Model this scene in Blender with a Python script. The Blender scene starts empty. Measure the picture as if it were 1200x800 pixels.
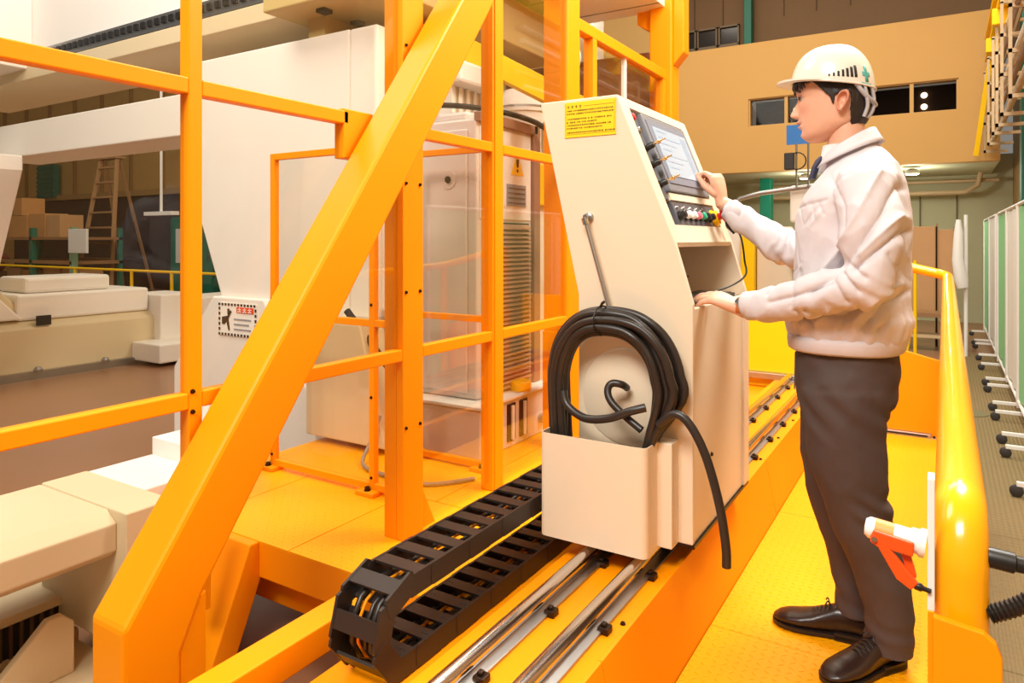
import bpy, bmesh, math, random
from mathutils import Vector, Matrix, noise
R = random.Random(7)
SC = bpy.context.scene
COL = SC.collection
PI = math.pi

# ---------------------------------------------------------------- camera
cam_d = bpy.data.cameras.new('camera'); cam = bpy.data.objects.new('camera', cam_d); COL.objects.link(cam)
cam.location = (0, 0, 1.70)
cam.rotation_euler = (PI/2, 0, math.atan(507/820))
cam_d.sensor_width = 36; cam_d.lens = 36*820/1200; cam_d.shift_y = -0.1
cam_d.clip_start = 0.05; cam_d.clip_end = 120
SC.camera = cam
# ---------------------------------------------------------------- world + lamps + exposure
W = bpy.data.worlds.new('world'); SC.world = W; W.use_nodes = True
bg = W.node_tree.nodes['Background']; bg.inputs[0].default_value = (1, .94, .84, 1); bg.inputs[1].default_value = .20
def area(name, loc, target, sx, sy, power, colr=(1, .95, .86)):  # light without a fixture; every use is added out of view
    d = bpy.data.lights.new(name, 'AREA'); d.shape = 'RECTANGLE'; d.size = sx; d.size_y = sy; d.energy = power; d.color = colr
    o = bpy.data.objects.new(name, d); COL.objects.link(o); o.location = loc
    o.rotation_euler = (Vector(target)-Vector(loc)).to_track_quat('-Z', 'Y').to_euler()
    return o
area('unseen_area_light', (-.6, -2.2, 5.6), (-1.2, 2.6, 1.0), 2.6, 1.6, 380)  # softbox-like key added high behind the camera
area('unseen_area_light', (.2, 4.4, 6.2), (-.7, 3.0, .5), 2.0, 2.0, 230)
area('unseen_area_light', (.35, 3.6, 4.5), (-1.7, 2.7, 2.0), 1.2, 1.2, 110)  # added to brighten the upper face of the brace
area('unseen_area_light', (-4.5, 1.2, 6.4), (-4.5, 3.2, .8), 3.0, 2.0, 190)
area('unseen_area_light', (-3, 9, 8.5), (-3, 9.5, 0), 6, 3, 520, (1, .9, .74))
area('unseen_area_light', (.1, 9.0, 6.5), (.3, 9.5, 0), .8, 2.5, 100, (1, .95, .86))
area('unseen_area_light', (-15, 6, 8.5), (-15, 7, 0), 8, 4, 380, (1, .9, .74))
SC.view_settings.view_transform = 'Standard'; SC.view_settings.look = 'None'
SC.view_settings.gamma = 1; SC.view_settings.exposure = .17; SC.view_settings.use_curve_mapping = False

# ---------------------------------------------------------------- materials
MATS = {}
def srgb(r, g, b):
    f = lambda v: (v/255/12.92) if v/255 <= .04045 else ((v/255+.055)/1.055)**2.4
    return (f(r), f(g), f(b), 1)
def mat(name, col, rough=.5, metal=0., var=.04, bump=0., bscale=120., emit=None, es=1., spec=.5, coat=0., vscale=3., attr=None):
    if name in MATS: return MATS[name]
    m = bpy.data.materials.new(name); m.use_nodes = True; nt = m.node_tree; b = nt.nodes['Principled BSDF']
    c = srgb(*col) if max(col) > 1.01 else tuple(col)+(1,)
    b.inputs['Roughness'].default_value = rough; b.inputs['Metallic'].default_value = metal
    b.inputs['Specular IOR Level'].default_value = spec; b.inputs['Coat Weight'].default_value = coat
    tc = nt.nodes.new('ShaderNodeTexCoord')
    if attr:
        a = nt.nodes.new('ShaderNodeVertexColor'); a.layer_name = attr; nt.links.new(a.outputs[0], b.inputs['Base Color'])
    elif var > 0:
        n = nt.nodes.new('ShaderNodeTexNoise'); n.inputs['Scale'].default_value = vscale; n.inputs['Detail'].default_value = 5
        nt.links.new(tc.outputs['Object'], n.inputs['Vector'])
        r = nt.nodes.new('ShaderNodeMapRange'); r.inputs[3].default_value = 1-var; r.inputs[4].default_value = 1+var*.6
        nt.links.new(n.outputs[0], r.inputs[0])
        mx = nt.nodes.new('ShaderNodeVectorMath'); mx.operation = 'SCALE'; mx.inputs[0].default_value = c[:3]
        nt.links.new(r.outputs[0], mx.inputs['Scale']); nt.links.new(mx.outputs[0], b.inputs['Base Color'])
    else: b.inputs['Base Color'].default_value = c
    if bump > 0:
        n2 = nt.nodes.new('ShaderNodeTexNoise'); n2.inputs['Scale'].default_value = bscale; n2.inputs['Detail'].default_value = 3
        nt.links.new(tc.outputs['Object'], n2.inputs['Vector'])
        bp = nt.nodes.new('ShaderNodeBump'); bp.inputs['Strength'].default_value = bump; bp.inputs['Distance'].default_value = .002
        nt.links.new(n2.outputs[0], bp.inputs['Height']); nt.links.new(bp.outputs[0], b.inputs['Normal'])
    if emit: b.inputs['Emission Color'].default_value = srgb(*emit); b.inputs['Emission Strength'].default_value = es
    MATS[name] = m; return m
def mathn(nt, op, a, b=None, c=None):
    n = nt.nodes.new('ShaderNodeMath'); n.operation = op
    for i, v in enumerate((a, b, c)):
        if v is None: continue
        if isinstance(v, (int, float)): n.inputs[i].default_value = v
        else: nt.links.new(v, n.inputs[i])
    return n.outputs[0]
def checker_plate(name, col, pitch=.028):
    m = mat(name, col, .42, 0, .05, spec=.25); nt = m.node_tree; b = nt.nodes['Principled BSDF']
    tc = nt.nodes.new('ShaderNodeTexCoord'); sp = nt.nodes.new('ShaderNodeSeparateXYZ'); nt.links.new(tc.outputs['Object'], sp.inputs[0])
    u = mathn(nt, 'DIVIDE', sp.outputs[0], pitch); v = mathn(nt, 'DIVIDE', sp.outputs[1], pitch)
    par = mathn(nt, 'FLOORED_MODULO', mathn(nt, 'ADD', mathn(nt, 'FLOOR', u), mathn(nt, 'FLOOR', v)), 2.0)
    fu = mathn(nt, 'SUBTRACT', mathn(nt, 'FRACT', u), .5); fv = mathn(nt, 'SUBTRACT', mathn(nt, 'FRACT', v), .5)
    sgn = mathn(nt, 'SUBTRACT', mathn(nt, 'MULTIPLY', par, 2.0), 1.0)
    fv2 = mathn(nt, 'MULTIPLY', fv, sgn)
    p = mathn(nt, 'ADD', fu, fv2); q = mathn(nt, 'SUBTRACT', fu, fv2)
    d = mathn(nt, 'ADD', mathn(nt, 'POWER', mathn(nt, 'ABSOLUTE', mathn(nt, 'DIVIDE', p, .55)), 2.0), mathn(nt, 'POWER', mathn(nt, 'ABSOLUTE', mathn(nt, 'DIVIDE', q, .17)), 2.0))
    h = mathn(nt, 'MAXIMUM', mathn(nt, 'SUBTRACT', 1.0, d), 0.0)
    bp = nt.nodes.new('ShaderNodeBump'); bp.inputs['Strength'].default_value = .8; bp.inputs['Distance'].default_value = .0025
    nt.links.new(h, bp.inputs['Height']); nt.links.new(bp.outputs[0], b.inputs['Normal']); return m
def ribbed(name, col, pitch, axis=0, strength=.6):
    m = mat(name, col, .7, 0, .12, vscale=1.5); nt = m.node_tree; b = nt.nodes['Principled BSDF']
    tc = nt.nodes.new('ShaderNodeTexCoord'); sp = nt.nodes.new('ShaderNodeSeparateXYZ'); nt.links.new(tc.outputs['Object'], sp.inputs[0])
    w = mathn(nt, 'SINE', mathn(nt, 'MULTIPLY', sp.outputs[axis], 2*PI/pitch))
    w2 = mathn(nt, 'SINE', mathn(nt, 'MULTIPLY', sp.outputs[1-axis], 2*PI/pitch/1.7))
    h = mathn(nt, 'ADD', w, mathn(nt, 'MULTIPLY', w2, .5))
    bp = nt.nodes.new('ShaderNodeBump'); bp.inputs['Strength'].default_value = strength; bp.inputs['Distance'].default_value = .004
    nt.links.new(h, bp.inputs['Height']); nt.links.new(bp.outputs[0], b.inputs['Normal']); return m
def glassy(name, tint=(.97, .96, .93), gloss=.10, rough=.03, alpha=.0, acol=(.9, .9, .88)):
    m = bpy.data.materials.new(name); m.use_nodes = True; nt = m.node_tree; nt.nodes.remove(nt.nodes['Principled BSDF'])
    out = nt.nodes['Material Output']; tr = nt.nodes.new('ShaderNodeBsdfTransparent'); tr.inputs[0].default_value = tint+(1,)
    gl = nt.nodes.new('ShaderNodeBsdfGlossy'); gl.inputs['Roughness'].default_value = rough
    lw = nt.nodes.new('ShaderNodeLayerWeight'); lw.inputs[0].default_value = .25
    f = mathn(nt, 'ADD', mathn(nt, 'MULTIPLY', lw.outputs['Fresnel'], .16), gloss*.15)
    mx = nt.nodes.new('ShaderNodeMixShader'); nt.links.new(f, mx.inputs[0]); nt.links.new(tr.outputs[0], mx.inputs[1]); nt.links.new(gl.outputs[0], mx.inputs[2])
    last = mx
    if alpha > 0:
        df = nt.nodes.new('ShaderNodeBsdfDiffuse'); df.inputs[0].default_value = acol+(1,)
        m2 = nt.nodes.new('ShaderNodeMixShader'); m2.inputs[0].default_value = alpha
        nt.links.new(mx.outputs[0], m2.inputs[1]); nt.links.new(df.outputs[0], m2.inputs[2]); last = m2
    nt.links.new(last.outputs[0], out.inputs[0]); MATS[name] = m; return m

ORANGE = mat('orange_paint', (.95, .305, .001), .42, 0, .05, .10, 260, spec=.22)
YELLOW = mat('yellow_paint', (.98, .60, .004), .42, 0, .05, .08, 260, spec=.25)
PLATE = checker_plate('checker_plate_paint', (.97, .38, .001))
CREAM = mat('cream_enamel', (224, 207, 182), .45, 0, .02, .08, 300)
WHITE = mat('white_enamel', (238, 230, 220), .45, 0, .03, .06, 200)
BEIGE = mat('beige_enamel', (216, 196, 158), .5, 0, .05, .06, 200)
GREY = mat('grey_enamel', (222, 210, 205), .35, 0, .05, .05, 200)
STEEL = mat('polished_steel', (.62, .60, .58), .16, 1, .05, vscale=8)
DSTEEL = mat('dull_steel', (.42, .41, .40), .38, 1, .1)
BLACK = mat('black_plastic', (26, 23, 21), .42, 0, .1)
CHAIN = mat('chain_plastic', (38, 31, 27), .45, 0, .12)
RUBBER = mat('cable_rubber', (42, 35, 31), .38, 0, .08)
DARK = mat('dark_void', (30, 24, 20), .8)
GREEN = mat('green_paint', (20, 105, 84), .5)
WPLAST = mat('white_plastic', (236, 234, 230), .4)
RED = mat('red_plastic', (214, 34, 32), .35)
GLASS = glassy('clear_polycarbonate')
WOODC = mat('brown_cardboard', (196, 142, 84), .8, 0, .12)
INK = mat('black_ink', (40, 32, 14), .7, 0, 0)
BOLT = mat('dark_bolt', (58, 42, 30), .4, .8, .1)

# ---------------------------------------------------------------- mesh helpers
def bm_new(): return bmesh.new()
def box(bm, x0, x1, y0, y1, z0, z1, M=None):
    v = [bm.verts.new((x, y, z)) for z in (z0, z1) for y in (y0, y1) for x in (x0, x1)]
    for f in ((0, 2, 3, 1), (4, 5, 7, 6), (0, 1, 5, 4), (2, 6, 7, 3), (0, 4, 6, 2), (1, 3, 7, 5)):
        bm.faces.new([v[i] for i in f])
    if M is not None: bmesh.ops.transform(bm, matrix=M, verts=v)
    return v
def prism(bm, poly, axis, a0, a1):
    """poly: 2D points; axis 'x': (y,z), 'y': (x,z), 'z': (x,y)"""
    def mk(p, a): return {'x': (a, p[0], p[1]), 'y': (p[0], a, p[1]), 'z': (p[0], p[1], a)}[axis]
    A = [bm.verts.new(mk(p, a0)) for p in poly]; B = [bm.verts.new(mk(p, a1)) for p in poly]
    n = len(poly); bm.faces.new(A); bm.faces.new(B[::-1])
    for i in range(n): bm.faces.new((A[i], B[i], B[(i+1) % n], A[(i+1) % n]))
    return A+B
def ring_frame(d):
    d = Vector(d).normalized(); up = Vector((0, 0, 1)) if abs(d.z) < .95 else Vector((1, 0, 0))
    a = d.cross(up).normalized(); return a, a.cross(d).normalized()
def tube(bm, pts, r, n=12, cap=True, closed=False):
    pts = [Vector(p) for p in pts]; rr = r if isinstance(r, (list, tuple)) else [r]*len(pts)
    rings = []; N = len(pts); pa = None
    for i, p in enumerate(pts):
        if closed: d = pts[(i+1) % N]-pts[i-1]
        else: d = pts[min(i+1, N-1)]-pts[max(i-1, 0)]
        d.normalize()
        if pa is None: a, b = ring_frame(d)
        else:
            a = (pa-d*pa.dot(d)); a.normalize(); b = d.cross(a)*1; b.normalize()
            b = -b if False else b
        pa = a; b = d.cross(a)
        rings.append([bm.verts.new(p+(a*math.cos(2*PI*k/n)+b*math.sin(2*PI*k/n))*rr[i]) for k in range(n)])
    for i in range(N-1 if not closed else N):
        A, B = rings[i], rings[(i+1) % N]
        for k in range(n): bm.faces.new((A[k], A[(k+1) % n], B[(k+1) % n], B[k]))
    if cap and not closed: bm.faces.new(rings[0][::-1]); bm.faces.new(rings[-1])
    return rings
def cyl(bm, p, q, r, n=16, r2=None): return tube(bm, [p, q], [r, r if r2 is None else r2], n)
def catmull(pts, m=8, closed=False):
    P = [Vector(p) for p in pts]; out = []; N = len(P)
    rng = range(N if closed else N-1)
    for i in rng:
        g = (lambda k: P[k % N]) if closed else (lambda k: P[max(0, min(N-1, k))])
        a, b, c, d = g(i-1), g(i), g(i+1), g(i+2)
        for j in range(m):
            t = j/m
            out.append(.5*((2*b)+(c-a)*t+(2*a-5*b+4*c-d)*t*t+(3*b-a-3*c+d)*t**3))
    if not closed: out.append(P[-1])
    return out
def lathe(bm, prof, n=24, M=None):
    """prof: (r,z) list"""
    rings = []
    allv = []
    for r, z in prof:
        if r < 1e-6: v = [bm.verts.new((0, 0, z))]
        else: v = [bm.verts.new((r*math.cos(2*PI*k/n), r*math.sin(2*PI*k/n), z)) for k in range(n)]
        rings.append(v); allv += v
    for A, B in zip(rings, rings[1:]):
        for k in range(n):
            if len(A) == 1 and len(B) == 1: continue
            if len(A) == 1: bm.faces.new((A[0], B[(k+1) % n], B[k]))
            elif len(B) == 1: bm.faces.new((A[k], A[(k+1) % n], B[0]))
            else: bm.faces.new((A[k], A[(k+1) % n], B[(k+1) % n], B[k]))
    if len(rings[0]) > 1: bm.faces.new(rings[0][::-1])
    if len(rings[-1]) > 1: bm.faces.new(rings[-1])
    if M is not None: bmesh.ops.transform(bm, matrix=M, verts=allv)
    return allv
def orient(p, d):
    """matrix that puts the local z axis along d at p"""
    return Matrix.Translation(Vector(p)) @ Vector(d).to_track_quat('Z', 'Y').to_matrix().to_4x4()
def mesh_of(name, bm, m=None, smooth=False, ang=40):
    bmesh.ops.recalc_face_normals(bm, faces=bm.faces)
    me = bpy.data.meshes.new(name); bm.to_mesh(me); bm.free()
    if m is not None: me.materials.append(m)
    if smooth:
        me.polygons.foreach_set('use_smooth', [True]*len(me.polygons))
        try: me.set_sharp_from_angle(angle=math.radians(ang))
        except Exception: pass
    me.update(); return me
def wloc(o):
    v = Vector(o.location)
    p = o.parent
    if p is not None: v = v + wloc(p) + o.matrix_parent_inverse.translation
    return v
def link(name, me, parent=None, loc=(0, 0, 0), rot=None, scale=None, world=True):
    o = bpy.data.objects.new(name, me); COL.objects.link(o)
    if parent is not None:
        o.parent = parent
        o.matrix_parent_inverse = Matrix.Translation(-wloc(parent))
    o.location = loc
    if rot is not None: o.rotation_euler = rot
    if scale is not None: o.scale = scale
    return o
def part(name, bm, m, parent=None, smooth=False, bevel=0, ang=40, label=None):
    o = link(name, mesh_of(name, bm, m, smooth, ang), parent)
    if bevel:
        md = o.modifiers.new('bevel', 'BEVEL'); md.width = bevel; md.segments = 2; md.limit_method = 'ANGLE'; md.angle_limit = math.radians(35)
    if label: o['label'] = label
    return o
def tag(o, label, cat, group=None, kind=None):
    o['label'] = label; o['category'] = cat
    if group: o['group'] = group
    if kind: o['kind'] = kind
    return o
def thing(name, label, cat, loc=(0, 0, 0), group=None):
    o = bpy.data.objects.new(name, None); COL.objects.link(o); o.location = loc; o.empty_display_size = .1
    return tag(o, label, cat, group)
def struct(name, bm, m, parent=None, smooth=False, bevel=0):
    o = part(name, bm, m, parent, smooth, bevel); o['kind'] = 'structure'; return o
def bx(name, m, parent, x0, x1, y0, y1, z0, z1, bevel=0, label=None):
    b = bm_new(); box(b, x0, x1, y0, y1, z0, z1); return part(name, b, m, parent, bevel=bevel, label=label)
def pz(name, m, parent, poly, axis, a0, a1, bevel=0, label=None):
    b = bm_new(); prism(b, poly, axis, a0, a1); return part(name, b, m, parent, bevel=bevel, label=label)
def tb(name, m, parent, pts, r, n=12, closed=False, label=None):
    b = bm_new(); tube(b, pts, r, n, closed=closed); return part(name, b, m, parent, smooth=True, ang=50, label=label)
def bar(name, m, parent, p, q, w, h, bevel=.003, roll=0):
    """rectangular bar from p to q, w sideways, h upwards"""
    p, q = Vector(p), Vector(q); d = (q-p); L = d.length; a, u = ring_frame(d); d.normalize()
    if u.z < 0: a, u = -a, -u
    b = bm_new(); M = Matrix((( a.x, d.x, u.x, p.x), (a.y, d.y, u.y, p.y), (a.z, d.z, u.z, p.z), (0, 0, 0, 1)))
    box(b, -w/2, w/2, 0, L, -h/2, h/2, M); return part(name, b, m, parent, bevel=bevel)
# ================================================================ the hall
FLOORM = mat('brown_floor_paint', (150, 106, 74), .32, 0, .16, .15, 40, vscale=.8)
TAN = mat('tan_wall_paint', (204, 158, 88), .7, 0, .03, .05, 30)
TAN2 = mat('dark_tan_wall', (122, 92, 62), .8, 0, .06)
PALE = mat('pale_green_wall', (196, 196, 160), .7, 0, .06)
CORR = mat('ochre_cladding', (190, 150, 88), .75, 0, .1)
b = bm_new(); box(b, -40, 4, -6, 19, -.1, 0); struct('floor', b, FLOORM)
MAT_ = ribbed('khaki_rubber_mat', (126, 106, 68), .028, 0)
tl = thing('rubber_mat', 'khaki ribbed rubber matting in sections beside the guard rail', 'floor mat', (.4, 5, 0))
yy = 1.0
while yy < 11.5:
    L = 1.17 if yy < 3 else 1.5
    bx('mat_section', MAT_, tl, .07, .95, yy+.004, yy+L, 0.002, .014, .003); yy += L
# back wall: lower recess, tan band, upper wall
b = bm_new(); box(b, -5.2, 1.3, 17, 17.2, 0, 3.4); struct('wall_back', b, PALE)
b = bm_new(); box(b, -5.2, .78, 14, 14.25, 3.0, 3.88); box(b, -5.2, .78, 14, 14.25, 4.42, 5.5); box(b, -5.2, -3.25, 14, 14.25, 3.88, 4.42); box(b, .2, .78, 14, 14.25, 3.88, 4.42)
struct('wall_band', b, TAN)
b = bm_new(); box(b, -5.2, .78, 14.25, 17, 3.0, 3.1); struct('ceiling_recess', b, PALE)
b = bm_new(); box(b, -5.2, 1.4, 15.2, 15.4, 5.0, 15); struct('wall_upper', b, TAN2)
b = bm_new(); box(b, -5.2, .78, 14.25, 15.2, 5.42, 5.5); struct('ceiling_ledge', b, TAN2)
b = bm_new(); box(b, 1.15, 1.3, -2, 17, 0, 9); struct('wall_right', b, mat('ochre_side_wall', (172, 142, 92), .8))
b = bm_new(); box(b, -40, -5.2, 14, 14.3, 0, 15); struct('wall_left_back', b, CORR)
b = bm_new(); box(b, -36, -35.7, -6, 14, 0, 15); struct('wall_left', b, CORR)
# mezzanine windows, glowing discs behind them imitating lamps reflected in the panes
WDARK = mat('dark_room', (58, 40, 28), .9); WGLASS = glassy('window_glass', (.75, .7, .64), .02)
GLOW = mat('lamp_and_reflection_glow', (255, 240, 210), .5, emit=(255, 238, 205), es=5)
TRIM = mat('tan_trim', (200, 158, 92), .6)
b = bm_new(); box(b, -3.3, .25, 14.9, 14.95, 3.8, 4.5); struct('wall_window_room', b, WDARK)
for i in range(5):
    x0 = -3.25+i*.69; w = thing('window_%d' % (i+1), 'dark mezzanine office window, number %d from the left in the tan wall' % (i+1), 'window', (x0+.34, 14.1, 3.88))
    del w['category']; w['kind'] = 'structure'
    bx('pane', WGLASS, w, x0+.03, x0+.66, 14.12, 14.13, 3.90, 4.40)
    b = bm_new(); box(b, x0, x0+.03, 14.03, 14.2, 3.88, 4.42); box(b, x0+.66, x0+.69, 14.03, 14.2, 3.88, 4.42)
    box(b, x0+.03, x0+.66, 14.03, 14.2, 3.88, 3.9); box(b, x0+.03, x0+.66, 14.03, 14.2, 4.4, 4.42)
    part('window_frame', b, TRIM, w)
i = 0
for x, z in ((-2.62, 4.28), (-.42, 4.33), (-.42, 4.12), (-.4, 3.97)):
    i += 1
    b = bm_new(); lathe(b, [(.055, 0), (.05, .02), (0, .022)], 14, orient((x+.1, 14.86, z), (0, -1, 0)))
    tag(part('reflection_disc', b, GLOW), ('glowing disc as a lamp reflection in the office window left of the helmet', 'upper glowing disc as a lamp reflection in the rightmost office window', 'middle glowing disc as a lamp reflection in the rightmost office window', 'lowest glowing disc as a lamp reflection in the rightmost office window')[i-1], 'lamp', 'lamp reflections in the windows')
# upper wall: three dark windows, panel seams, green column
for i in range(3):
    x0 = -5.05+i*.46
    w = thing('window_%d' % (i+6), 'small dark upper window above the tan wall, number %d from the left' % (i+1), 'window', (x0, 15.1, 5.8)); del w['category']; w['kind'] = 'structure'
    bx('pane', mat('dark_pane', (44, 34, 30), .15), w, x0+.03, x0+.40, 15.16, 15.19, 5.86, 6.22)
    b = bm_new(); box(b, x0, x0+.03, 15.1, 15.2, 5.83, 6.25); box(b, x0+.40, x0+.43, 15.1, 15.2, 5.83, 6.25); box(b, x0, x0+.43, 15.1, 15.2, 5.80, 5.86); box(b, x0, x0+.43, 15.1, 15.2, 6.22, 6.26)
    part('window_frame', b, mat('grey_window_frame', (120, 100, 76), .6), w)
for i in range(7): b = bm_new(); box(b, -5.3+i*.62, -5.285+i*.62, 15.18, 15.2, 6.3, 9); struct('trim_%d' % (i+1), b, mat('seam', (84, 62, 42), .8))
tag(bx('building_column', GREEN, None, -3.55, -3.40, 14.9, 15.15, 5.5, 9.5, .01), 'dark green column on the upper back wall', 'column')
tag(bx('building_column', mat('teal_paint', (0, 140, 110), .5), None, -3.38, -3.16, 15.6, 15.9, 0, 3.0, .01), 'bright teal column under the mezzanine behind the screen hand', 'column')
tag(bx('building_column', GREEN, None, .88, 1.13, 11.6, 11.9, 0, 8, .01), 'dark green steel column on the right above the welding screens', 'column')
# crane runway beam and cable rack along the right wall
t = thing('crane_runway', 'orange crane runway beam high along the right wall', 'beam', (.62, 11, 4.5))
b = bm_new(); box(b, .55, .70, 7, 13.6, 4.55, 4.60); box(b, .61, .64, 7, 13.6, 4.60, 4.9); box(b, .55, .70, 7, 13.6, 4.9, 4.95); part('beam', b, YELLOW, t)
for y in (9.0, 10.5, 12.0): bx('bracket', YELLOW, t, .50, .75, y, y+.12, 4.35, 4.55, .01)
bar('stay', YELLOW, t, (.62, 13.3, 4.6), (.43, 13.6, 3.05), .07, .07)
t = thing('cable_rack', 'rack of pipes and cables along the right wall below the orange beam', 'cable rack', (1, 11, 4))
PIPE = mat('pipe_cream', (206, 180, 140), .5); PIPE2 = mat('pipe_brown', (150, 112, 74), .5)
for k in range(9):
    z = 3.25+.19*k+R.uniform(-.03, .03); x = .68+R.uniform(-.08, .12); z = min(z, 4.35)
    tb('pipe', (PIPE, PIPE2, WPLAST)[k % 3], t, [(x, 7.5, z), (x+R.uniform(-.02, .02), 11, z+R.uniform(-.04, .04)), (x, 13.8, z)], R.uniform(.025, .045), 8)
for y in (8.5, 9.7, 10.6, 11.4, 12.6, 13.7):
    b = bm_new(); box(b, .54, .57, y, y+.05, 3.1, 4.4)
    for z in (3.1, 3.55, 4.0, 4.38): box(b, .54, .86, y, y+.05, z, z+.04)
    part('rack_bracket', b, PIPE, t)
# pipes under the mezzanine
t = thing('wall_pipe', 'pale horizontal pipe bending under the mezzanine at the right', 'pipe', (0, 16, 2.5))
tb('pipe', PIPE, t, [(-3.5, 16.4, 2.62), (.35, 16.4, 2.62), (.55, 16.4, 2.75), (.6, 16.4, 3.0)], .05, 10)
tb('branch_pipe', PIPE, t, [(-3.5, 16.5, 2.85), (.9, 16.5, 2.85)], .035, 10)
for x in (-1.1, -.45, .2): b = bm_new(); box(b, x, x+.025, 16.97, 17.0, .9, 2.6); struct('trim_%d' % (20+int(x*10)), b, mat('wall_seam', (120, 112, 84), .8))
tl = thing('tube_lamp', 'lit lamp under the mezzanine edge left of the shoulder', 'lamp', (-2.2, 14.6, 2.9))
b = bm_new(); lathe(b, [(.12, 0), (.12, .05), (.05, .1)], 16, Matrix.Translation((-2.3, 14.6, 2.88))); part('lamp_shade', b, WPLAST, tl)
b = bm_new(); lathe(b, [(.10, -.015), (.10, .0)], 16, Matrix.Translation((-2.3, 14.6, 2.88))); part('bulb', b, GLOW, tl)
t2 = thing('tube_lamp', 'lit lamp under the mezzanine edge behind the back of the worker', 'lamp', (-.45, 14.6, 2.9))
b = bm_new(); lathe(b, [(.12, 0), (.12, .05), (.05, .1)], 16, Matrix.Translation((-.5, 14.6, 2.88))); part('lamp_shade', b, WPLAST, t2)
b = bm_new(); lathe(b, [(.10, -.015), (.10, .0)], 16, Matrix.Translation((-.5, 14.6, 2.88))); part('bulb', b, GLOW, t2)

for lx in (-2.3, -.5):
    d = bpy.data.lights.new('tube_lamp_light', 'POINT'); d.energy = 30; d.color = (1, .95, .8); d.shadow_soft_size = .1; o = bpy.data.objects.new('tube_lamp_light', d); COL.objects.link(o); o.location = (lx, 14.7, 2.7)
# ================================================================ welding screens on the right
GSHEET = glassy('green_vinyl', (.50, .86, .55), .05, .2, .7, (.42, .82, .46)); WSHEET = mat('white_vinyl', (240, 242, 238), .4)
CAST = mat('caster_rubber', (52, 48, 46), .6)
sy = [(6.95, 8.2, 0, 'nearest green'), (8.25, 9.6, 1, 'nearest white'), (9.65, 11.15, 0, 'second green'), (11.6, 13.2, 1, 'second white'), (13.25, 14.9, 0, 'farthest green'), (5.55, 6.9, 0, 'frame-edge green')]
for y0, y1, k, nm in sy:
    t = thing('welding_screen', nm+' welding curtain screen on casters along the matted aisle', 'screen', (.6, y0, 0), 'welding screens in the right aisle')
    b = bm_new()
    nseg = 10
    for i in range(nseg):
        xa = .60+.012*math.sin(i*1.3); xb = .60+.012*math.sin((i+1)*1.3); ya = y0+.05+(y1-y0-.1)*i/nseg; yb = y0+.05+(y1-y0-.1)*(i+1)/nseg
        prism(b, [(xa, ya), (xb, yb), (xb+.004, yb), (xa+.004, ya)], 'z', .2, 2.0)
    part('curtain', b, WSHEET if k else GSHEET, t)
    for y in (y0+.02, y1-.02): tb('post', WPLAST, t, [(.60, y, .1), (.60, y, 2.03)], .018, 8)
    tb('top_rail', WPLAST, t, [(.60, y0, 2.03), (.60, y1, 2.03)], .018, 8)
    tb('bottom_rail', WPLAST, t, [(.60, y0, .16), (.60, y1, .16)], .018, 8)
    for y in (y0+.08, y1-.3):
        f = bar('foot', WPLAST, t, (.40, y, .10), (.80, y, .10), .03, .03)
        for x in (.40, .79):
            b = bm_new(); lathe(b, [(.032, -.015), (.04, -.01), (.04, .01), (.032, .015)], 14, orient((x, y, .054), (0, 1, 0)))
            part('caster', b, CAST, f, smooth=True)
# yellow hose stand, hanging coat, cardboard boards far right behind the rail
t = thing('hose_stand', 'slim yellow stand with splayed foot beyond the guard rail', 'stand', (-.35, 10.6, 0))
tb('pole', YELLOW, t, [(-.33, 10.6, .02), (-.33, 10.6, 1.42)], .022, 8)
tb('foot', YELLOW, t, [(-.62, 10.6, .03), (-.1, 10.6, .03)], .022, 8)
tb('brace', YELLOW, t, [(-.45, 10.6, .03), (-.34, 10.6, .75)], .016, 8)
t = thing('coat_stand', 'pale post with a white coat hanging by the screens', 'coat stand', (.22, 12, 0))
tb('pole', WPLAST, t, [(.26, 12, 0), (.26, 12, 2.05)], .025, 8)
b = bm_new(); tube(b, [(.17, 11.93, 1.98), (.17, 11.93, 1.8), (.16, 11.93, 1.4), (.2, 11.93, 1.12), (.22, 11.93, 1.0)], [.03, .06, .075, .09, .07], 10); part('white_coat', b, WPLAST, t, smooth=True)
CARD = mat('kraft_board', (190, 146, 100), .85, 0, .12)
for i, (x0, x1, h, n) in enumerate(((-1.0, -.12, 1.9, 'wide'), (-.1, .12, 1.85, 'narrow'))):
    t = thing('kraft_partition', n+' brown board partition standing beyond the yellow stand', 'partition', (x0, 13, 0), 'brown partitions')
    bx('board', CARD, t, x0, x1, 13, 13.05, .45, h, .005); bx('frame', PIPE2, t, x0-.03, x0, 12.98, 13.07, 0, h+.05); bx('frame', PIPE2, t, x1, x1+.03, 12.98, 13.07, 0, h+.05)
t = thing('work_bench', 'low dark work bench beneath the brown partitions', 'bench', (-.5, 12.3, 0))
bx('bench_top', PIPE2, t, -1.1, .2, 12.3, 12.8, .52, .58); bx('shelf', PIPE, t, -1.05, .15, 12.35, 12.75, .2, .24)
for x in (-1.08, .13): bx('leg', DARK, t, x, x+.05, 12.32, 12.37, 0, .52); bx('leg', DARK, t, x, x+.05, 12.72, 12.77, 0, .52)
b = bm_new(); lathe(b, [(.16, 0), (.16, .006), (0, .007)], 24, Matrix.Translation((.2, 8.1, .014))); tag(part('drain_cover', b, mat('drain_green', (110, 104, 70), .7)), 'round greenish drain cover set in the mat', 'drain cover')

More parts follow.
